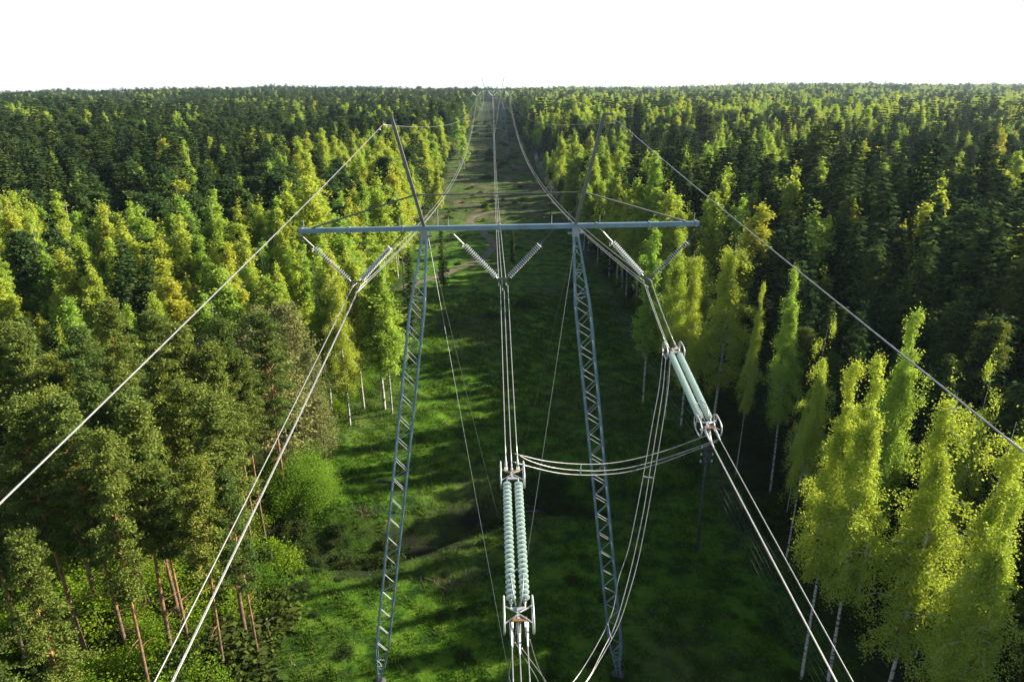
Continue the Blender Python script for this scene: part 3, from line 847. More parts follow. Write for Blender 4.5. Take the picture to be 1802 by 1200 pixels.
def shared_label(kd, xx, v):
    side = 'left' if xx < 0 else 'right'
    look = {'birch': 'light green birch', 'spruce': 'dark spruce', 'pine': 'olive green pine', 'alder': 'grey-green alder'}[kd]
    band = 'top lower than the crossbeam' if v > 405 else ('top level with the peak posts' if v > 205 else 'top above the peak posts')
    lab = look + ' in the forest ' + side + ' of the clearing, ' + band
    return lab, lab
stuff_pts = {}
for kk in (0, 1, 2, 3):
    kd = KN[kk]; cap = 300 - nhero.get(kd, 0) - (nhero.get('broad birch', 0) if kd == 'birch' else 0)
    sel = np.where(kind == kk)[0]
    seen = sel[vis[sel]]
    order = seen[np.argsort(dep[seen])]
    indiv = order[:cap]
    for i in indiv:
        lod = 0 if (kd, 1) not in _store or y[i] < 260 else 1
        lab, grp = shared_label(kd, x[i], v1[i])
        plant(kd, lod, float(x[i]), float(y[i]), float(hgt[i]), lab, grp, wide=(random.uniform(1.35, 2.0) if kd == 'birch' else random.uniform(1.15, 1.65)) * (.72 if kd == 'pine' and y[i] < 90 else 1))
    rest = np.setdiff1d(sel, indiv)
    rest = rest[~((x[rest] < 20) & (y[rest] < 62)) & (np.hypot(x[rest], y[rest]) > 38)]
    if kd == 'alder': rest = rest[:0]
    stuff_pts[kd] = rest
print('trees', {KN[k]: (int((kind == k).sum()), len(stuff_pts[KN[k]])) for k in (0, 1, 2, 3)})
# make sure every low-detail variant stands somewhere as a real tree
for kd in ('birch', 'spruce', 'pine'):
    for kvar, (m1, m2, used) in enumerate(_store[(kd, 1)]):
        if not used:
            i = stuff_pts[kd][kvar * 7]
            lab, grp = shared_label(kd, x[i], v1[i])
            plant(kd, 1, float(x[i]), float(y[i]), float(hgt[i]), lab, grp, var=kvar)

def forest_stuff(name, kd, ids, wide):
    me = bpy.data.meshes.new(name)
    n = len(ids); co = np.stack([x[ids], y[ids], z[ids] - .1], 1).astype(np.float32)
    me.vertices.add(n); me.vertices.foreach_set('co', co.ravel())
    lo, hi = _store[(kd, 1)], [q for q in _store[(kd, 0)] if q[2]]
    variants = lo + hi
    dd = np.hypot(x[ids], y[ids])
    vv = np.where(dd < 420, len(lo) + rng.integers(0, len(hi), n), rng.integers(0, len(lo), n))
    at = me.attributes.new('variant', 'INT', 'POINT'); at.data.foreach_set('value', vv.astype(np.int32))
    at = me.attributes.new('rot', 'FLOAT_VECTOR', 'POINT')
    at.data.foreach_set('vector', np.stack([rng.normal(0, .012, n), rng.normal(0, .012, n), rng.uniform(0, 6.28, n)], 1).astype(np.float32).ravel())
    at = me.attributes.new('size', 'FLOAT_VECTOR', 'POINT')
    s = hgt[ids] / NOMH[kd]; ww = s * wide * rng.uniform(1.1, 1.65, n) * np.where(y[ids] > 1150, 1.4, np.where(y[ids] > 620, 1.15, 1.0))
    at.data.foreach_set('vector', np.stack([ww, ww, s], 1).astype(np.float32).ravel())
    o = bpy.data.objects.new(name, me); C.objects.link(o)
    ng = bpy.data.node_groups.new(name, 'GeometryNodeTree')
    ng.interface.new_socket('Geometry', in_out='INPUT', socket_type='NodeSocketGeometry')
    ng.interface.new_socket('Geometry', in_out='OUTPUT', socket_type='NodeSocketGeometry')
    gi = ng.nodes.new('NodeGroupInput'); go_ = ng.nodes.new('NodeGroupOutput')
    jo = ng.nodes.new('GeometryNodeJoinGeometry')
    def named(nm, dt):
        q = ng.nodes.new('GeometryNodeInputNamedAttribute'); q.data_type = dt; q.inputs['Name'].default_value = nm; return q
    av, ar, asz = named('variant', 'INT'), named('rot', 'FLOAT_VECTOR'), named('size', 'FLOAT_VECTOR')
    m2p = ng.nodes.new('GeometryNodeMeshToPoints'); ng.links.new(gi.outputs[0], m2p.inputs[0])
    for k, (m1, m2, used) in enumerate(variants):
        cmpn = ng.nodes.new('FunctionNodeCompare'); cmpn.data_type = 'INT'; cmpn.operation = 'EQUAL'
        ng.links.new([s_ for s_ in av.outputs if s_.enabled][0], cmpn.inputs[2]); cmpn.inputs[3].default_value = k
        jj = ng.nodes.new('GeometryNodeJoinGeometry')
        for ob in used[0]:
            q = ng.nodes.new('GeometryNodeObjectInfo'); q.transform_space = 'ORIGINAL'; q.inputs['Object'].default_value = ob
            ng.links.new(q.outputs['Geometry'], jj.inputs[0])
        ip = ng.nodes.new('GeometryNodeInstanceOnPoints')
        ng.links.new(m2p.outputs[0], ip.inputs['Points']); ng.links.new(cmpn.outputs[0], ip.inputs['Selection'])
        ng.links.new(jj.outputs[0], ip.inputs['Instance'])
        ng.links.new([s_ for s_ in ar.outputs if s_.enabled][0], ip.inputs['Rotation'])
        ng.links.new([s_ for s_ in asz.outputs if s_.enabled][0], ip.inputs['Scale'])
        ng.links.new(ip.outputs[0], jo.inputs[0])
    ng.links.new(jo.outputs[0], go_.inputs[0])
    md = o.modifiers.new('scatter', 'NODES'); md.node_group = ng
    return o
tag(forest_stuff('birch_forest', 'birch', stuff_pts['birch'], 1.15), 'light green birches of the distant forest reaching the horizon', 'forest', kind='stuff')
tag(forest_stuff('spruce_forest', 'spruce', stuff_pts['spruce'], 1.2), 'dark spruces of the distant forest reaching the horizon', 'forest', kind='stuff')
tag(forest_stuff('pine_forest', 'pine', stuff_pts['pine'], 1.15), 'olive pines of the distant forest reaching the horizon', 'forest', kind='stuff')

# ------------------------------------------------------------------ bushes
def bush(kind, xx, yy, h, lab, grp): plant(kind, 0, xx, yy, h, lab, grp, wide=random.uniform(.9, 1.4))
for i in range(24):
    yy = random.uniform(34, 60); xx = float(edge_l(yy)) - random.uniform(1.2, 12)
    bush(random.choice(('bush', 'dark bush')), xx, yy, random.uniform(2.0, 4.2), 'tall leafy bush at the meadow edge below the left conductors', 'tall bushes at the meadow edge')
for i in range(85):     # undergrowth under the pines, lower left
    yy = random.uniform(33, 72); xx = float(edge_l(yy)) - random.uniform(.2, 24) ** 1.0
    bush('bush', xx, yy, random.uniform(2.2, 4.2), 'green undergrowth bush beneath the pines in the lower left', 'undergrowth beneath the pines')
for i in range(40):
    yy = random.uniform(74, 220); xx = float(edge_l(yy)) - random.uniform(-1.0, 5)
    bush('bush', xx, yy, random.uniform(1.2, 2.8), 'leafy bush along the left edge of the clearing', 'bushes along the left edge')
for i in range(36):
    yy = random.uniform(45, 230); xx = float(edge_r(yy)) + random.uniform(-.5, 5)
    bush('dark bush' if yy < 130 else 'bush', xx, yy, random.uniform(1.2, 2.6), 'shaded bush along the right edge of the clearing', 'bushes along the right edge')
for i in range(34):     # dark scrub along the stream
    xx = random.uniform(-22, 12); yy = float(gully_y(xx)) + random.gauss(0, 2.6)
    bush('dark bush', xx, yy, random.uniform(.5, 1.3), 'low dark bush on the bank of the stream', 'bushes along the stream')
for i in range(46):
    yy = random.uniform(135, 330); xx = random.uniform(float(edge_l(yy)) + 2, float(edge_r(yy)) - 2)
    bush(random.choice(('dark bush', 'bush')), xx, yy, random.uniform(.6, 1.7), 'low bush growing out in the clearing beyond the tower', 'low bushes in the clearing')
for i in range(60):
    yy = random.uniform(330, 900); xx = random.uniform(float(edge_l(yy)) + 2, float(edge_r(yy)) - 2)
    bush('dark bush', xx, yy, random.uniform(.8, 2.6), 'scrub bush on the far slope of the clearing', 'scrub on the far slope')

for i in range(34):
    yy = random.uniform(38, 60); xx = random.uniform(-22, 24)
    bush('dark bush', xx, yy, random.uniform(.25, .6), 'low leafy weed clump in the near meadow grass', 'weed clumps in the near meadow')
# dead brush, logs and stones
def brush(u, v, n, rr, lab):
    xx, yy = on_ground(u, v); mb = MB()
    for i in range(n):
        a = random.uniform(0, 6.28); r0 = random.uniform(0, rr); px, py = r0 * math.cos(a) * 1.8, r0 * math.sin(a)
        d = Vector((random.gauss(0, .5), random.gauss(0, .5), random.uniform(.5, 1.2))) * random.uniform(.5, 1.1)
        p = Vector((px, py, 0)); mb.tube([p, p + d * .5 + Vector((.05, 0, 0)), p + d], [.02, .014, .005], 4, cap=False)
    o = mb.build('dead_brush', MT['twig']); o.location = (xx, yy, gz(xx, yy)); tag(o, lab, 'dead brush')
brush(793, 1030, 130, 1.7, 'patch of dead purplish-grey twigs in the grass left of the centre insulators')
brush(640, 905, 60, 1.1, 'grey twigs by the stream just left of the left mast')
def log(u, v, ln, rz, r0, lab):
    xx, yy = on_ground(u, v); mb = MB(); mb.tube([(-ln / 2, 0, 0), (0, .1, .03), (ln / 2, 0, 0)], [r0, r0 * .9, r0 * .6], 8)
    mb.tube([(ln * .1, 0, 0), (ln * .2, .3, .35)], [r0 * .4, .01], 5)
    o = mb.build('fallen_log', MT['log'], smooth=True); o.location = (xx, yy, gz(xx, yy) + r0 * .7); o.rotation_euler.z = rz; tag(o, lab, 'log')
log(690, 850, 3.5, -.3, .14, 'fallen log lying on the dark bank by the left mast')
log(795, 371, 9, -.9, .3, 'long fallen log in the sunlit grass beyond the crossbeam')
# ------------------------------------------------------------------ grass (one mass of blades)
def grass():
    n1 = 150000
    yy = 32 + (rng.random(n1) ** 1.35) * 120
    xx = rng.uniform(-30, 32, n1)
    c_, s_, d_ = zones(xx, yy)
    pn = np.sin(xx * .8 + 1.3 * np.sin(yy * .5)) * np.sin(yy * .7 + xx * .2) + .6 * np.sin(xx * 2.1 + yy * 1.7)
    k = (c_ > .35) & (rng.random(n1) > s_ * 1.05) & (rng.random(n1) < .45 + .4 * pn)
    xx, yy, pn = xx[k], yy[k], pn[k]; n = len(xx)
    tall = (rng.random(n) < .02)
    V = []; nb = 3
    for b in range(nb):
        ox, oy = xx + rng.normal(0, .10, n), yy + rng.normal(0, .10, n)
        h = (.16 + .20 * rng.random(n)) * (1 + .35 * np.clip(pn, -1, 1)) * (1 + (yy - 40) / 220); h = np.where(tall, h * 2.4, h)
        wd = .028 + .02 * rng.random(n) + (yy - 40) * .0002
        a = rng.uniform(0, 6.28, n); lx, ly = rng.normal(0, .45, n) * h, rng.normal(0, .45, n) * h
        zz = ground(ox, oy) - .03
        p0 = np.stack([ox - np.cos(a) * wd, oy - np.sin(a) * wd, zz], 1); p1 = np.stack([ox + np.cos(a) * wd, oy + np.sin(a) * wd, zz], 1)
        p2 = np.stack([ox + lx, oy + ly, zz + h], 1)
        V.append(np.stack([p0, p1, p2], 1))
    V = np.concatenate(V).reshape(-1, 3)
    return np_mesh('grass', V, np.arange(len(V)).reshape(-1, 3), MT['grass_blade'])
tag(grass(), 'green meadow grass covering the clearing around the tower', 'grass', kind='stuff')

# ------------------------------------------------------------------ the pylons
X0 = 0.5
HB = 36.2
def make_tower(loc, label, fine=True):
    t = empty('transmission_tower', loc)
    t.rotation_euler.y = R(-.5)
    dx = .3
    # crossbeam: slim box girder with flange plates
    b = MB(); b.bar((-12.4 + dx, 0, HB), (12.4 + dx, 0, HB), .29, .28)
    cb = b.build('crossbeam', MT['beam'], t)
    if fine:
        e = MB()
        for xx in (-9.3, 0, 9.3, -12.2, 12.2, -6, 6):
            e.bar((xx + dx - .06, 0, HB), (xx + dx + .06, 0, HB), .37, .36)
        e.build('flange', MT['steel'], cb)
        s = MB()
        for xx in (-12.1, -6.2, 6.2, 12.1, 3.2, -3.2): s.tube([(xx + dx, .1, HB + .1), (xx + dx, .1, HB + .65)], .022, 5)
        s.build('step_peg', MT['steel'], cb)
    for s in (-1, 1):
        m = MB()
        top, bot = Vector((s * 4.7 + dx, 0, HB - .5)), Vector((s * 9.5 - .45, 0, .35))
        ax = (bot - top); L = ax.length; axn = ax.normalized()
        sx = Vector((1, 0, 0)); sx = (sx - axn * sx.dot(axn)).normalized(); sy = axn.cross(sx)
        def hw(q):   # half width along the mast
            return min(.47, .14 + .33 * q / 4.6, .12 + .35 * (L - q) / 2.6)
        nseg = 44 if fine else 16
        qs = [L * i / nseg for i in range(nseg + 1)]
        cor = [(-1, -1), (1, -1), (1, 1), (-1, 1)]
        def P_(i, c): h = hw(qs[i]); return top + axn * qs[i] + sx * (cor[c][0] * h) + sy * (cor[c][1] * h)
        chords = MB()
        for c in range(4):
            wdt = .105 if fine else .16
            keys = [0, int(nseg * .13) + 1, nseg - int(nseg * .08) - 1, nseg]
            for a_, b_ in zip(keys, keys[1:]): chords.bar(P_(a_, c), P_(b_, c), wdt, wdt, up=(0, 1, 0))
        mast = chords.build('mast', MT['beam'], t)
        lac = MB()
        for i in range(nseg):
            for c in range(4):
                c2 = (c + 1) % 4
                if (i + c) % 2 == 0: lac.bar(P_(i, c), P_(i + 1, c2), .048, .03)
                else: lac.bar(P_(i, c2), P_(i + 1, c), .048, .03)
                if i in (1, 3, 5) or i >= nseg - 2: lac.bar(P_(i, c), P_(i, c2), .05, .04)
        lac.build('lacing', MT['steel'], mast)
        cp = MB(); cp.bar(top + Vector((0, 0, .45)), top + Vector((0, 0, -.15)), .42, .42); cp.bar(top + Vector((-.5, 0, .05)), top + Vector((.5, 0, .05)), .12, .1)
        cp.build('cap_plate', MT['steel'], mast)
        ft = MB(); ft.lathe([(-.7, .55), (.15, .5), (.3, .25)], (bot.x, bot.y, 0), (0, 0, 1), 10); ft.build('footing', MT['stone'], mast, smooth=False)
        # peak post: slim box section leaning outwards with a short arm for the ground wire
        p0, p1 = Vector((s * 4.7 + dx, 0, HB + .13)), Vector((s * 6.25 + dx, 0, 42.75))
        pm = MB(); pm.bar(p0, p1, .19, .21, up=(0, 1, 0)); po = pm.build('peak_post', MT['post'], t)
        am = MB(); am.bar(p1 + Vector((-s * .1, 0, 0)), p1 + Vector((s * .55, 0, .02)), .14, .12); am.tube([p1 + Vector((s * .5, 0, 0)), p1 + Vector((s * .5, 0, -.35))], .03, 6)
        am.build('wire_arm', MT['post'], po)
        tr = MB(); k = (38.25 - p0.z) / (p1.z - p0.z); j = p0.lerp(p1, k)
        tr.tube([Vector((s * 11.6 + dx, 0, HB + .14)), j], .05, 6); tr.build('tie_rod', MT['post'], t)
        if s == 1: jr = j
        else: jl = j
    c = MB(); c.tube([jl, jr], .045, 6); c.build('cross_tie', MT['post'], t)
    tag(t, label, 'transmission tower', 'guyed lattice transmission towers')
    return t
TY1, TY2, TY3 = 42.8, 420.0, 800.0
ZB1, ZB2, ZB3 = 0.0, 7.0, gz(0, 800) + .3
make_tower((X0 - .1, TY1, ZB1), 'large guyed steel portal tower with two lattice masts filling the middle of the picture')
make_tower((X0 + .1, TY2, ZB2), 'small distant portal tower whose crossbeam lies at the end of the conductors', True)
make_tower((X0 + .1, TY3, ZB3), 'tiny farthest portal tower on the horizon behind the distant one', False)

# guys
def guy(p, q, lab):
    mb = MB(); n = 14
    mb.tube([Vector(p).lerp(Vector(q), i / n) - Vector((0, 0, .35 * 4 * (i / n) * (1 - i / n))) for i in range(n + 1)], .013, 5)
    o = mb.build('guy_wire', MT['guy']); tag(o, lab, 'guy wire', 'guy wires of the near tower'); return o
for s, side, cross in ((-1, 'left', 'right'), (1, 'right', 'left')):
    top = (X0 + s * 4.6, TY1, HB - .5)
    guy(top, (X0 + s * .25, 65.2, gz(X0, 65)), f'thin guy wire from the {side} mast top down to the stream bank')
    guy(top, (X0 - s * 3.1, 20.5, 0.0), f'thin guy wire from the {side} mast top towards the viewer, crossing to the {cross}')
for s, side in ((-1, 'left'), (1, 'right')):
    for dy, w2 in ((24, 'far'), (-24, 'near')):
        top = Vector((X0 + s * 4.6, TY2, ZB2 + HB - .5)); q = (X0 - s * 2, TY2 + dy, gz(X0, TY2 + dy))
        mb = MB(); mb.tube([top, q], .03, 4); tag(mb.build('guy_wire', MT['guy']), f'guy wire on the {w2} side of the {side} mast of the distant tower', 'guy wire', 'guy wires of the distant tower')

# ------------------------------------------------------------------ insulators
def disc(mb, mc, p, ax, r, pitch):
    """one cap-and-pin glass disc, opening along ax"""
    mb.lathe([(0.0, r * .24), (.012, r * .6), (.024, r * .97), (.034, r), (.038, r * .93), (.03, r * .5), (.045, r * .3)], p, ax, 12)
def string_of_discs(parent, p, q, n, r, glass):
    p, q = Vector(p), Vector(q); d = (q - p).normalized(); pitch = (q - p).length / n
    core = MB(); core.tube([p - d * .05, q + d * .08], .028, 6)
    kc = 1.35 if glass is MT['glass'] else 1.0
    for i in range(n): core.lathe([(-.035, .03), (-.03, .055 * kc), (.05, .062 * kc), (.06, .03)], p + d * (pitch * i), d, 8)
    st = core.build('insulator_string', MT['cap'], parent)
    pm = MB(); disc(pm, None, (0, 0, 0), (0, 0, 1), r, pitch)
    d0 = pm.build('glass_disc', glass, st, smooth=True)
    rot = d.to_track_quat('Z', 'Y').to_euler()
    d0.rotation_euler = rot; d0.location = p + d * (pitch * .0 + .05)
    for i in range(1, n):
        o = d0.copy(); C.objects.link(o); o.parent = st; o.location = p + d * (pitch * i + .05)
    return st
def v_insulator(px, py, pz, beamz, lab, fine=True):
    t = empty('insulator_assembly', (px, py, pz))
    for s in (-1, 1):
        top, bot = Vector((s * 3.25, 0, beamz - pz)), Vector((s * .30, 0, .06))
        a, b_ = top.lerp(bot, .30), top.lerp(bot, .965)
        if fine: string_of_discs(t, a, b_, 20, .185, MT['glassw'])
        else:
            m = MB(); m.tube([a, b_], .13, 6); m.build('insulator_string', MT['glassw'], t)
        h = MB(); h.tube([top, a], .03, 6); h.tube([b_, bot], .03, 6)
        if fine:
            d = (b_ - a).normalized(); sd = Vector((d.z, 0, -d.x))
            c0 = a + d * .1
            h.tube([a, a + sd * (-s) * .0 + Vector((s * .12, .28, -.05)), c0 + Vector((s * .22, .22, -.12)), c0 + Vector((s * .24, 0, -.2)), c0 + Vector((s * .22, -.22, -.12)), a + Vector((s * .12, -.28, -.05)), a], .016, 5)
        h.build('hanger_link', MT['fitting'] if s == -1 else MT['cap'], t)
    y_ = MB(); y_.bar((-.40, 0, .02), (.40, 0, .02), .05, .13); y_.bar((-.24, 0, 0), (-.24, 0, -.3), .05); y_.bar((.24, 0, 0), (.24, 0, -.3), .05); y_.bar((0, 0, 0), (0, 0, -.62), .05)
    y_.build('yoke_plate', MT['post'], t)
    if fine:
        cl = MB()
        for ox, oz in ((-.24, -.33), (.24, -.33), (0, -.68)): cl.bar((ox, -.22, oz), (ox, .22, oz), .07, .1)
        cl.build('suspension_clamp', MT['fitting'], t)
    tag(t, lab, 'insulator', 'V-shaped insulator strings under the near crossbeam' if fine else 'V-shaped insulator strings of distant towers')
    return t
PH = (-9.3, 0.0, 9.3)
VZ1, VZ2 = 32.55, 39.55
WH = ('left', 'centre', 'right')
for i in range(3):
    tilt = PH[i] * math.tan(R(.5))
    v_insulator(X0 + PH[i], TY1, VZ1 + .32 + tilt, HB - .16 + tilt, f'V-shaped pair of silvery disc insulator strings, the {WH[i]} of the three on the near tower')
    v_insulator(X0 + PH[i], TY2, VZ2 + .32, ZB2 + HB - .16, f'tiny {WH[i]} V-shaped insulator pair on the distant tower', False)
    v_insulator(X0 + PH[i], TY3, ZB3 + 32.9, ZB3 + HB - .16, f'barely visible {WH[i]} V-shaped insulator pair on the farthest tower', False)

TRI = ((-.24, 0.0), (.24, 0.0), (0.0, -.38))
def bundle(f, ts, lab, grp, rad=.026, spacers=(), tri=TRI):
    """three sub-conductors following f(t)"""
    t = empty('conductor_bundle', f(ts[0]))
    o0 = Vector(f(ts[0]))
    for ox, oz in tri:
        mb = MB(); mb.tube([Vector(f(q)) + Vector((ox, 0, oz)) - o0 for q in ts], rad, 6); mb.build('wire', MT['alu'], t, smooth=True)
    for q in spacers:
        c_ = Vector(f(q)) - o0; mb = MB(); ps = [c_ + Vector((ox, 0, oz)) for ox, oz in tri]
        for a, b_ in ((0, 1), (1, 2), (2, 0)): mb.bar(ps[a], ps[b_], .045)
        mb.build('spacer', MT['fitting'], t)
    tag(t, lab, 'power line', grp); return t
def para(A, B, sag):
    A, B = Vector(A), Vector(B)
    return lambda t: A.lerp(B, t) - Vector((0, 0, 4 * sag * t * (1 - t)))
GF = 'conductors between the towers'
for i in range(3):
    xx = X0 + PH[i]; tilt = PH[i] * math.tan(R(.5))
    bundle(para((xx, TY1, VZ1 + tilt), (xx, TY2, VZ2), 11.2), [k / 60 for k in range(61)], f'{WH[i]} bundle of three bright conductors running from the near to the distant tower', GF, .025, (.09, .22, .36, .5, .65, .8))
    bundle(para((xx, TY2, VZ2), (xx, TY3, ZB3 + 32.6), 11), [k / 30 for k in range(31)], f'faint {WH[i]} conductor bundle beyond the distant tower', 'conductors beyond the distant tower', .035)

# near-side span: left phase runs through, centre and right carry strain insulators in mid-span
def quad(A, s0, cv):
    A = Vector(A)
    return lambda d: A + Vector((0, -d, -s0 * d + cv * d * d))
xl, xc, xr = X0 + PH[0], X0 + PH[1] + .1, X0 + PH[2]
bundle(quad((xl, TY1, VZ1 - .08), .105, .00033), [0, 3, 6, 10, 14, 18, 22, 26, 30, 36, 44, 60, 90, 130, 180], 'left bundle of thick conductors running from the near tower past the viewer', 'conductors on the viewer side', .023, (60.0,))
def strain(A, B, name_lab, far_ext):
    """double string of green discs between two spiked yokes with oval rings; A far end, B near end"""
    A, B = Vector(A), Vector(B); t = empty('insulator_assembly', A)
    d = (B - A).normalized(); L = (B - A).length; sd = Vector((1, 0, 0)); sd = (sd - d * sd.dot(d)).normalized(); un = sd.cross(d); un = un if un.z > 0 else -un
    def p(a, l, u_): return d * a + sd * l + un * u_
    s0, s1 = .92, L - .95
    for l in (-.225, .225): string_of_discs(t, p(s0, l, 0), p(s1, l, 0), 26, .172, MT['glass'])
    for e0, e1, c in ((.25, s0, 0), (L - .25, s1, 1)):
        sg = 1 if c == 0 else -1
        yk = MB()
        # triangular rusty yoke plate at the conductor side, cross link at the string side
        yk.bar(p(e0, -.27, .0), p(e0, .27, .0), .16, .05, up=un); yk.build('yoke_plate', MT['rust'], t)
        lk = MB(); lk.bar(p(e0, 0, 0), p(e0 + sg * .38, 0, 0), .09, .07); lk.bar(p(e0 + sg * .40, -.26, 0), p(e0 + sg * .40, .26, 0), .12, .05, up=un)
        for l in (-.225, .225): lk.tube([p(e0 + sg * .40, l, 0), p(e1, l, 0)], .03, 6); lk.lathe([(-.06, .03), (0, .07), (.06, .03)], p(e1 - sg * .05, l, 0), d, 8)
        lk.build('link', MT['fitting'], t)
        rg = MB(); br = MB()
        for l in (-.46, .46):
            cen = e0 + sg * .18; ln, hh = .62, .36; pts = []
            for k in range(25):
                a = 2 * math.pi * k / 24; ca_, sa_ = math.cos(a), math.sin(a)
                pts.append(p(cen + ln * math.copysign(abs(ca_) ** .8, ca_), l, hh * math.copysign(abs(sa_) ** .8, sa_)))
            rg = MB(); rg.tube(pts, .034, 7, cap=False); rg.build('corona_ring', MT['fitting'], t, smooth=True)
            for q in (-.34, .34): br.tube([p(cen + q, l, 0), p(cen + q * .15, l * .12, .05)], .024, 6)
            br.tube([p(cen - .3, l, -.34), p(cen - .3, l, .34)], .018, 5)
        br.build('ring_bracket', MT['fitting'], t)
        cl = MB()
        for (ox, oz) in TRI:
            e = -sg
            a0 = p(e0, ox, oz * .2); a1 = p(e0 + e * .30, ox, oz * .8); a2 = p(e0 + e * .62, ox, oz)
            cl.tube([a0, a1], .02, 5); cl.tube([a0 + sd * .05, a1 + sd * .05], .016, 5); cl.tube([a0 - sd * .05, a1 - sd * .05], .016, 5)
            cl.tube([a1, a2], .055, 8); cl.tube([a2, a2 + d * e * .35], [.045, .03], 6)
        cl.build('dead_end_clamp', MT['fitting'], t)
    hn = MB(); a0 = s1 - .02
    hn.tube([p(a0 + .25, -.08, .05), p(a0 - .15, -.16, .25), p(a0 - .75, -.22, .30), p(a0 - 1.0, 0, .32), p(a0 - .75, .22, .30), p(a0 - .15, .16, .25), p(a0 + .25, .08, .05)], .022, 6)
    hn.build('arcing_horn', MT['steel'], t, smooth=True)
    tag(t, name_lab, 'insulator', 'double strain insulators in mid-span')
    return d
cA, cB = Vector((xc, 24.6, 29.88)), Vector((xc + .02, 17.3, 28.50))
rA, rB = Vector((xr, 35.9, 30.75)), Vector((xr, 28.2, 29.50))
strain(cA, cB, 'large double string of pale green glass discs hanging in the wires at the bottom centre', None)
strain(rA, rB, 'smaller double string of pale green glass discs slanting right of the right mast', None)
G2 = 'conductors on the viewer side'
dc, dr = (cB - cA).normalized(), (rB - rA).normalized()
def seg(A, B, sag): return para(A, B, sag)
bundle(seg((xc, TY1, VZ1 - .08), cA - dc * .5, .35), [k / 12 for k in range(13)], 'centre conductor bundle between the near tower and the large strain insulator', G2, .022)
bundle(seg((xr, TY1, VZ1 + .0), rA - dr * .5, .08), [k / 8 for k in range(9)], 'short right conductor bundle between the V insulator and the slanting strain insulator', G2, .022)
bundle(quad(cB + dc * .55, .12, .0004), [0, 1.5, 3, 5, 8, 12, 20, 40, 80, 150], 'centre conductor bundle leaving the large strain insulator at the bottom edge', G2, .022)
bundle(quad(rB + dr * .55, .085, .0004), [0, 3, 6, 10, 14, 18, 22, 30, 50, 90, 150], 'right conductor bundle leaving the slanting strain insulator towards the lower right', G2, .022)

def smooth_pts(P, n=8):
    P = [Vector(p) for p in P]; out = []
    for i in range(len(P) - 1):
        a, b_, c_, d_ = P[max(i - 1, 0)], P[i], P[i + 1], P[min(i + 2, len(P) - 1)]
        for k in range(n):
            t = k / n
            out.append(.5 * ((2 * b_) + (c_ - a) * t + (2 * a - 5 * b_ + 4 * c_ - d_) * t * t + (3 * b_ - a - 3 * c_ + d_) * t ** 3))
    return out + [P[-1]]
def jumper(lines, lab, sp):
    t = empty('jumper_cable', lines[0][0])
    o0 = Vector(lines[0][0]); S = [smooth_pts(L) for L in lines]
    for s_ in S:
        mb = MB(); mb.tube([p_ - o0 for p_ in s_], .02, 6); mb.build('wire', MT['alu'], t, smooth=True)
    for q in sp:
        ps = [s_[int(q * (len(s_) - 1))] - o0 for s_ in S]; mb = MB()
        mb.bar(ps[0], ps[1], .045); mb.bar(ps[1], ps[2], .045); mb.build('spacer', MT['fitting'], t)
    tag(t, lab, 'power line'); return t
J1 = [[on_y(u, v, Y) for u, v, Y in L] for L in (
    ((905, 798, 25.4), (925, 803, 25.5), (960, 811, 25.8), (1010, 816, 26.3), (1060, 816, 26.8), (1110, 809, 27.3), (1170, 793, 27.9), (1215, 777, 28.3), (1243, 766, 28.0)),
    ((915, 802, 25.2), (935, 812, 25.4), (970, 822, 25.8), (1010, 827, 26.2), (1060, 828, 26.7), (1110, 822, 27.2), (1170, 806, 27.7), (1220, 789, 28.0), (1268, 772, 27.6)),
    ((902, 812, 25.0), (925, 819, 25.3), (970, 830, 25.7), (1010, 835, 26.1), (1060, 835, 26.6), (1110, 829, 27.1), (1170, 812, 27.6), (1220, 793, 27.9), (1262, 777, 27.5)))]
jumper(J1, 'three jumper wires curving from the centre strain insulator over to the right one', (.42,))
J2 = [[on_y(u, v, Y) for u, v, Y in L] for L in (
    ((1166, 622, 35.6), (1160, 680, 34.8), (1149, 740, 33.6), (1135, 820, 32.0), (1122, 890, 30.6), (1106, 965, 29.2), (1088, 1020, 28.0), (1078, 1075, 26.9), (1050, 1135, 25.4), (1008, 1200, 23.6), (975, 1222, 21.6), (950, 1180, 19.4), (932, 1125, 17.4)),
    ((1172, 622, 35.4), (1167, 680, 34.6), (1158, 740, 33.4), (1145, 820, 31.8), (1132, 900, 30.3), (1115, 980, 28.8), (1100, 1040, 27.5), (1082, 1100, 26.2), (1060, 1145, 25.0), (1030, 1200, 23.4), (985, 1232, 21.2), (955, 1190, 19.2), (918, 1140, 17.3)),
    ((1180, 625, 35.3), (1176, 680, 34.5), (1167, 740, 33.3), (1154, 820, 31.7), (1140, 900, 30.2), (1124, 980, 28.7), (1108, 1040, 27.4), (1088, 1100, 26.1), (1056, 1160, 24.7), (1026, 1206, 23.3), (975, 1240, 21.0), (940, 1185, 18.9), (906, 1130, 17.2)))]
jumper(J2, 'three long jumper wires drooping from the right strain insulator to the bottom edge', (.28, .62))

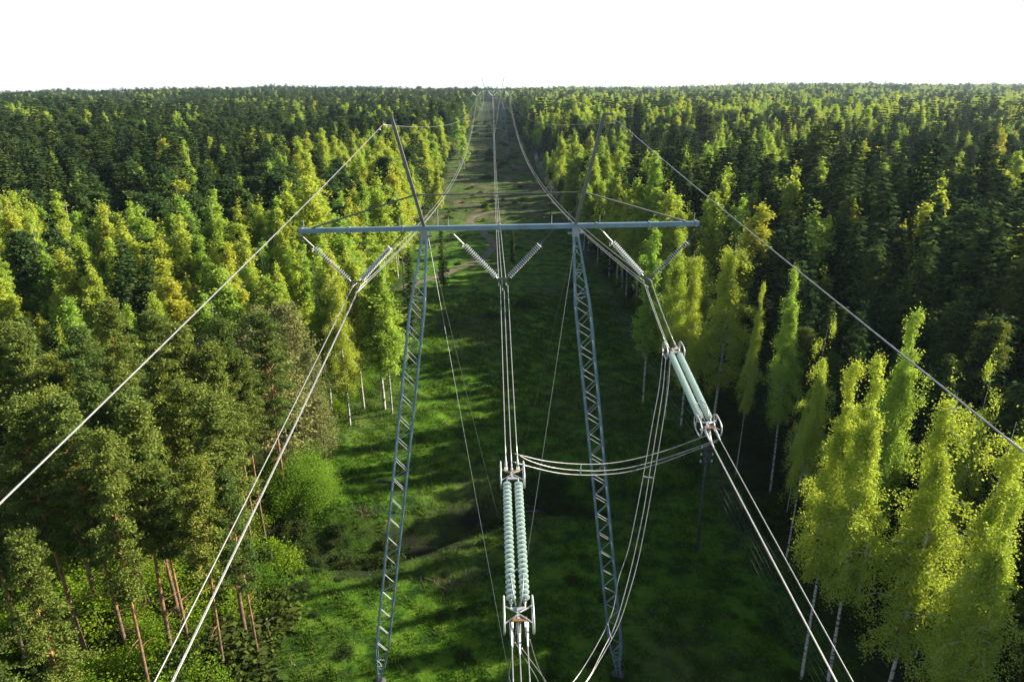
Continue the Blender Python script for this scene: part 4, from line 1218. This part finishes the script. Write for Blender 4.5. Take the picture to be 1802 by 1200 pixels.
# ground wires
def gwire(f, ts, lab, rad=.017, damp=()):
    o0 = Vector(f(ts[0])); mb = MB(); mb.tube([Vector(f(q)) - o0 for q in ts], rad, 6); t = empty('ground_wire', o0); mb.build('wire', MT['alu'], t, smooth=True)
    for q in damp:
        mb = MB(); c_ = Vector(f(q)) - o0; mb.bar(c_ + Vector((0, -.2, -.08)), c_ + Vector((0, .2, -.08)), .05); mb.bar(c_, c_ + Vector((0, 0, -.1)), .03); mb.build('damper', MT['fitting'], t)
    tag(t, lab, 'ground wire', 'ground wires'); return t
for s, side in ((-1, 'left'), (1, 'right')):
    xg = X0 + s * 6.95; zt = 42.35 + s * .06
    gwire(quad((xg, TY1, zt), .097, .0003), [0, 5, 10, 15, 20, 25, 30, 33, 36, 40, 45, 60, 100, 160], f'thick-looking {side} ground wire sweeping from the peak post past the viewer', .016, (1.2,))
    gwire(para((xg, TY1, zt), (X0 + s * 6.8, TY2, ZB2 + 42.4), 7.5), [k / 50 for k in range(51)], f'thin {side} ground wire sagging from the peak post to the distant tower', .013, (.004,))
    gwire(para((X0 + s * 6.8, TY2, ZB2 + 42.4), (X0 + s * 6.8, TY3, ZB3 + 42.4), 7.5), [k / 20 for k in range(21)], f'hair-thin {side} ground wire beyond the distant tower', .02)

# ------------------------------------------------------------------ local distribution line on the right
XP = 20.1
POLES = [(XP, -40), (XP, 58.2), (XP, 150), (XP, 245), (XP, 337), (XP, 432)]
tops = []
for i, (px, py) in enumerate(POLES):
    zb = gz(px, py); H = 12.0
    t = empty('utility_pole', (px, py, zb))
    m = MB(); m.tube([(0, 0, -.5), (0, 0, H)], [.17, .12], 10); m.build('pole', MT['pole'], t, smooth=True)
    ins = []
    for j, dz in enumerate((-.05, -.8, -1.55)):
        a = MB(); a.bar((-.62, -.1, H + dz), (.62, -.1, H + dz), .11, .11); a.build('crossarm', MT['pole'], t)
        for s in (-1, 1):
            k = MB(); k.lathe([(0, .03), (.04, .09), (.1, .1), (.14, .06), (.2, .075), (.24, .04)], (s * .55, -.1, H + dz + .05), (0, 0, 1), 8); k.build('insulator', MT['porc'], t, smooth=True)
            ins.append((s * .55, H + dz + .25))
    if i == 1:
        k = MB(); k.bar((0, .05, H - 1.5), (0, .05, H - .1), .5, .16, up=(0, 1, 0)); k.build('switch_box', MT['pole'], t)
    tops.append([(px + ox, py - .1, zb + oz) for ox, oz in ins])
    tag(t, ('wooden pole behind the viewer', 'nearest dark utility pole with white insulators, right of the right mast', 'utility pole just behind the foot of the right peak post',
            'small utility pole above the crossbeam at the dark right edge', 'smaller utility pole further up the dark right edge', 'faint farthest utility pole of the local line')[i], 'utility pole', 'utility poles along the right edge')
NMS = ('upper left', 'upper right', 'middle left', 'middle right', 'lower left', 'lower right')
BW = ('behind the viewer', 'between the two nearest poles', 'between the second and third pole', 'between the third and fourth pole', 'beyond the fourth pole')
for i in range(len(POLES) - 1):
    for k in range(6):
        f = para(tops[i][k], tops[i + 1][k], 1.5); mb = MB(); mb.tube([f(q / 16) for q in range(17)], .011 if i < 2 else .02, 4)
        o = mb.build('distribution_wire', MT['wire_dim'])
        tag(o, f'dark {NMS[k]} wire of the local line {BW[i] if i else "from the nearest pole towards the viewer"}', 'distribution wire', 'wires of the local line')

# ------------------------------------------------------------------ air
HAZE = 0.00007
if HAZE:
    hm, hn_, ho = mat('air')
    pv = N(hn_, 'ShaderNodeVolumePrincipled')
    pv.inputs['Color'].default_value = (.66, .84, 1, 1); pv.inputs['Density'].default_value = HAZE; pv.inputs['Anisotropy'].default_value = .35
    hn_.links.new(pv.outputs[0], ho.inputs['Volume'])
    zmin, zmax = float(GZ.min()) - 1, max(float((z + hgt).max()) + 4, 62)
    mb = MB(); x0_, x1_, y0_, y1_ = -3300, 3300, -300, 3800
    vs = [(a, b_, c_) for c_ in (zmin, zmax) for a, b_ in ((x0_, y0_), (x1_, y0_), (x1_, y1_), (x0_, y1_))]
    hz = np_mesh('haze', np.array(vs, float), [(3, 2, 1, 0), (4, 5, 6, 7), (0, 1, 5, 4), (1, 2, 6, 5), (2, 3, 7, 6), (3, 0, 4, 7)], hm)
    tag(hz, 'thin pale air haze over the forest', 'haze', kind='stuff')
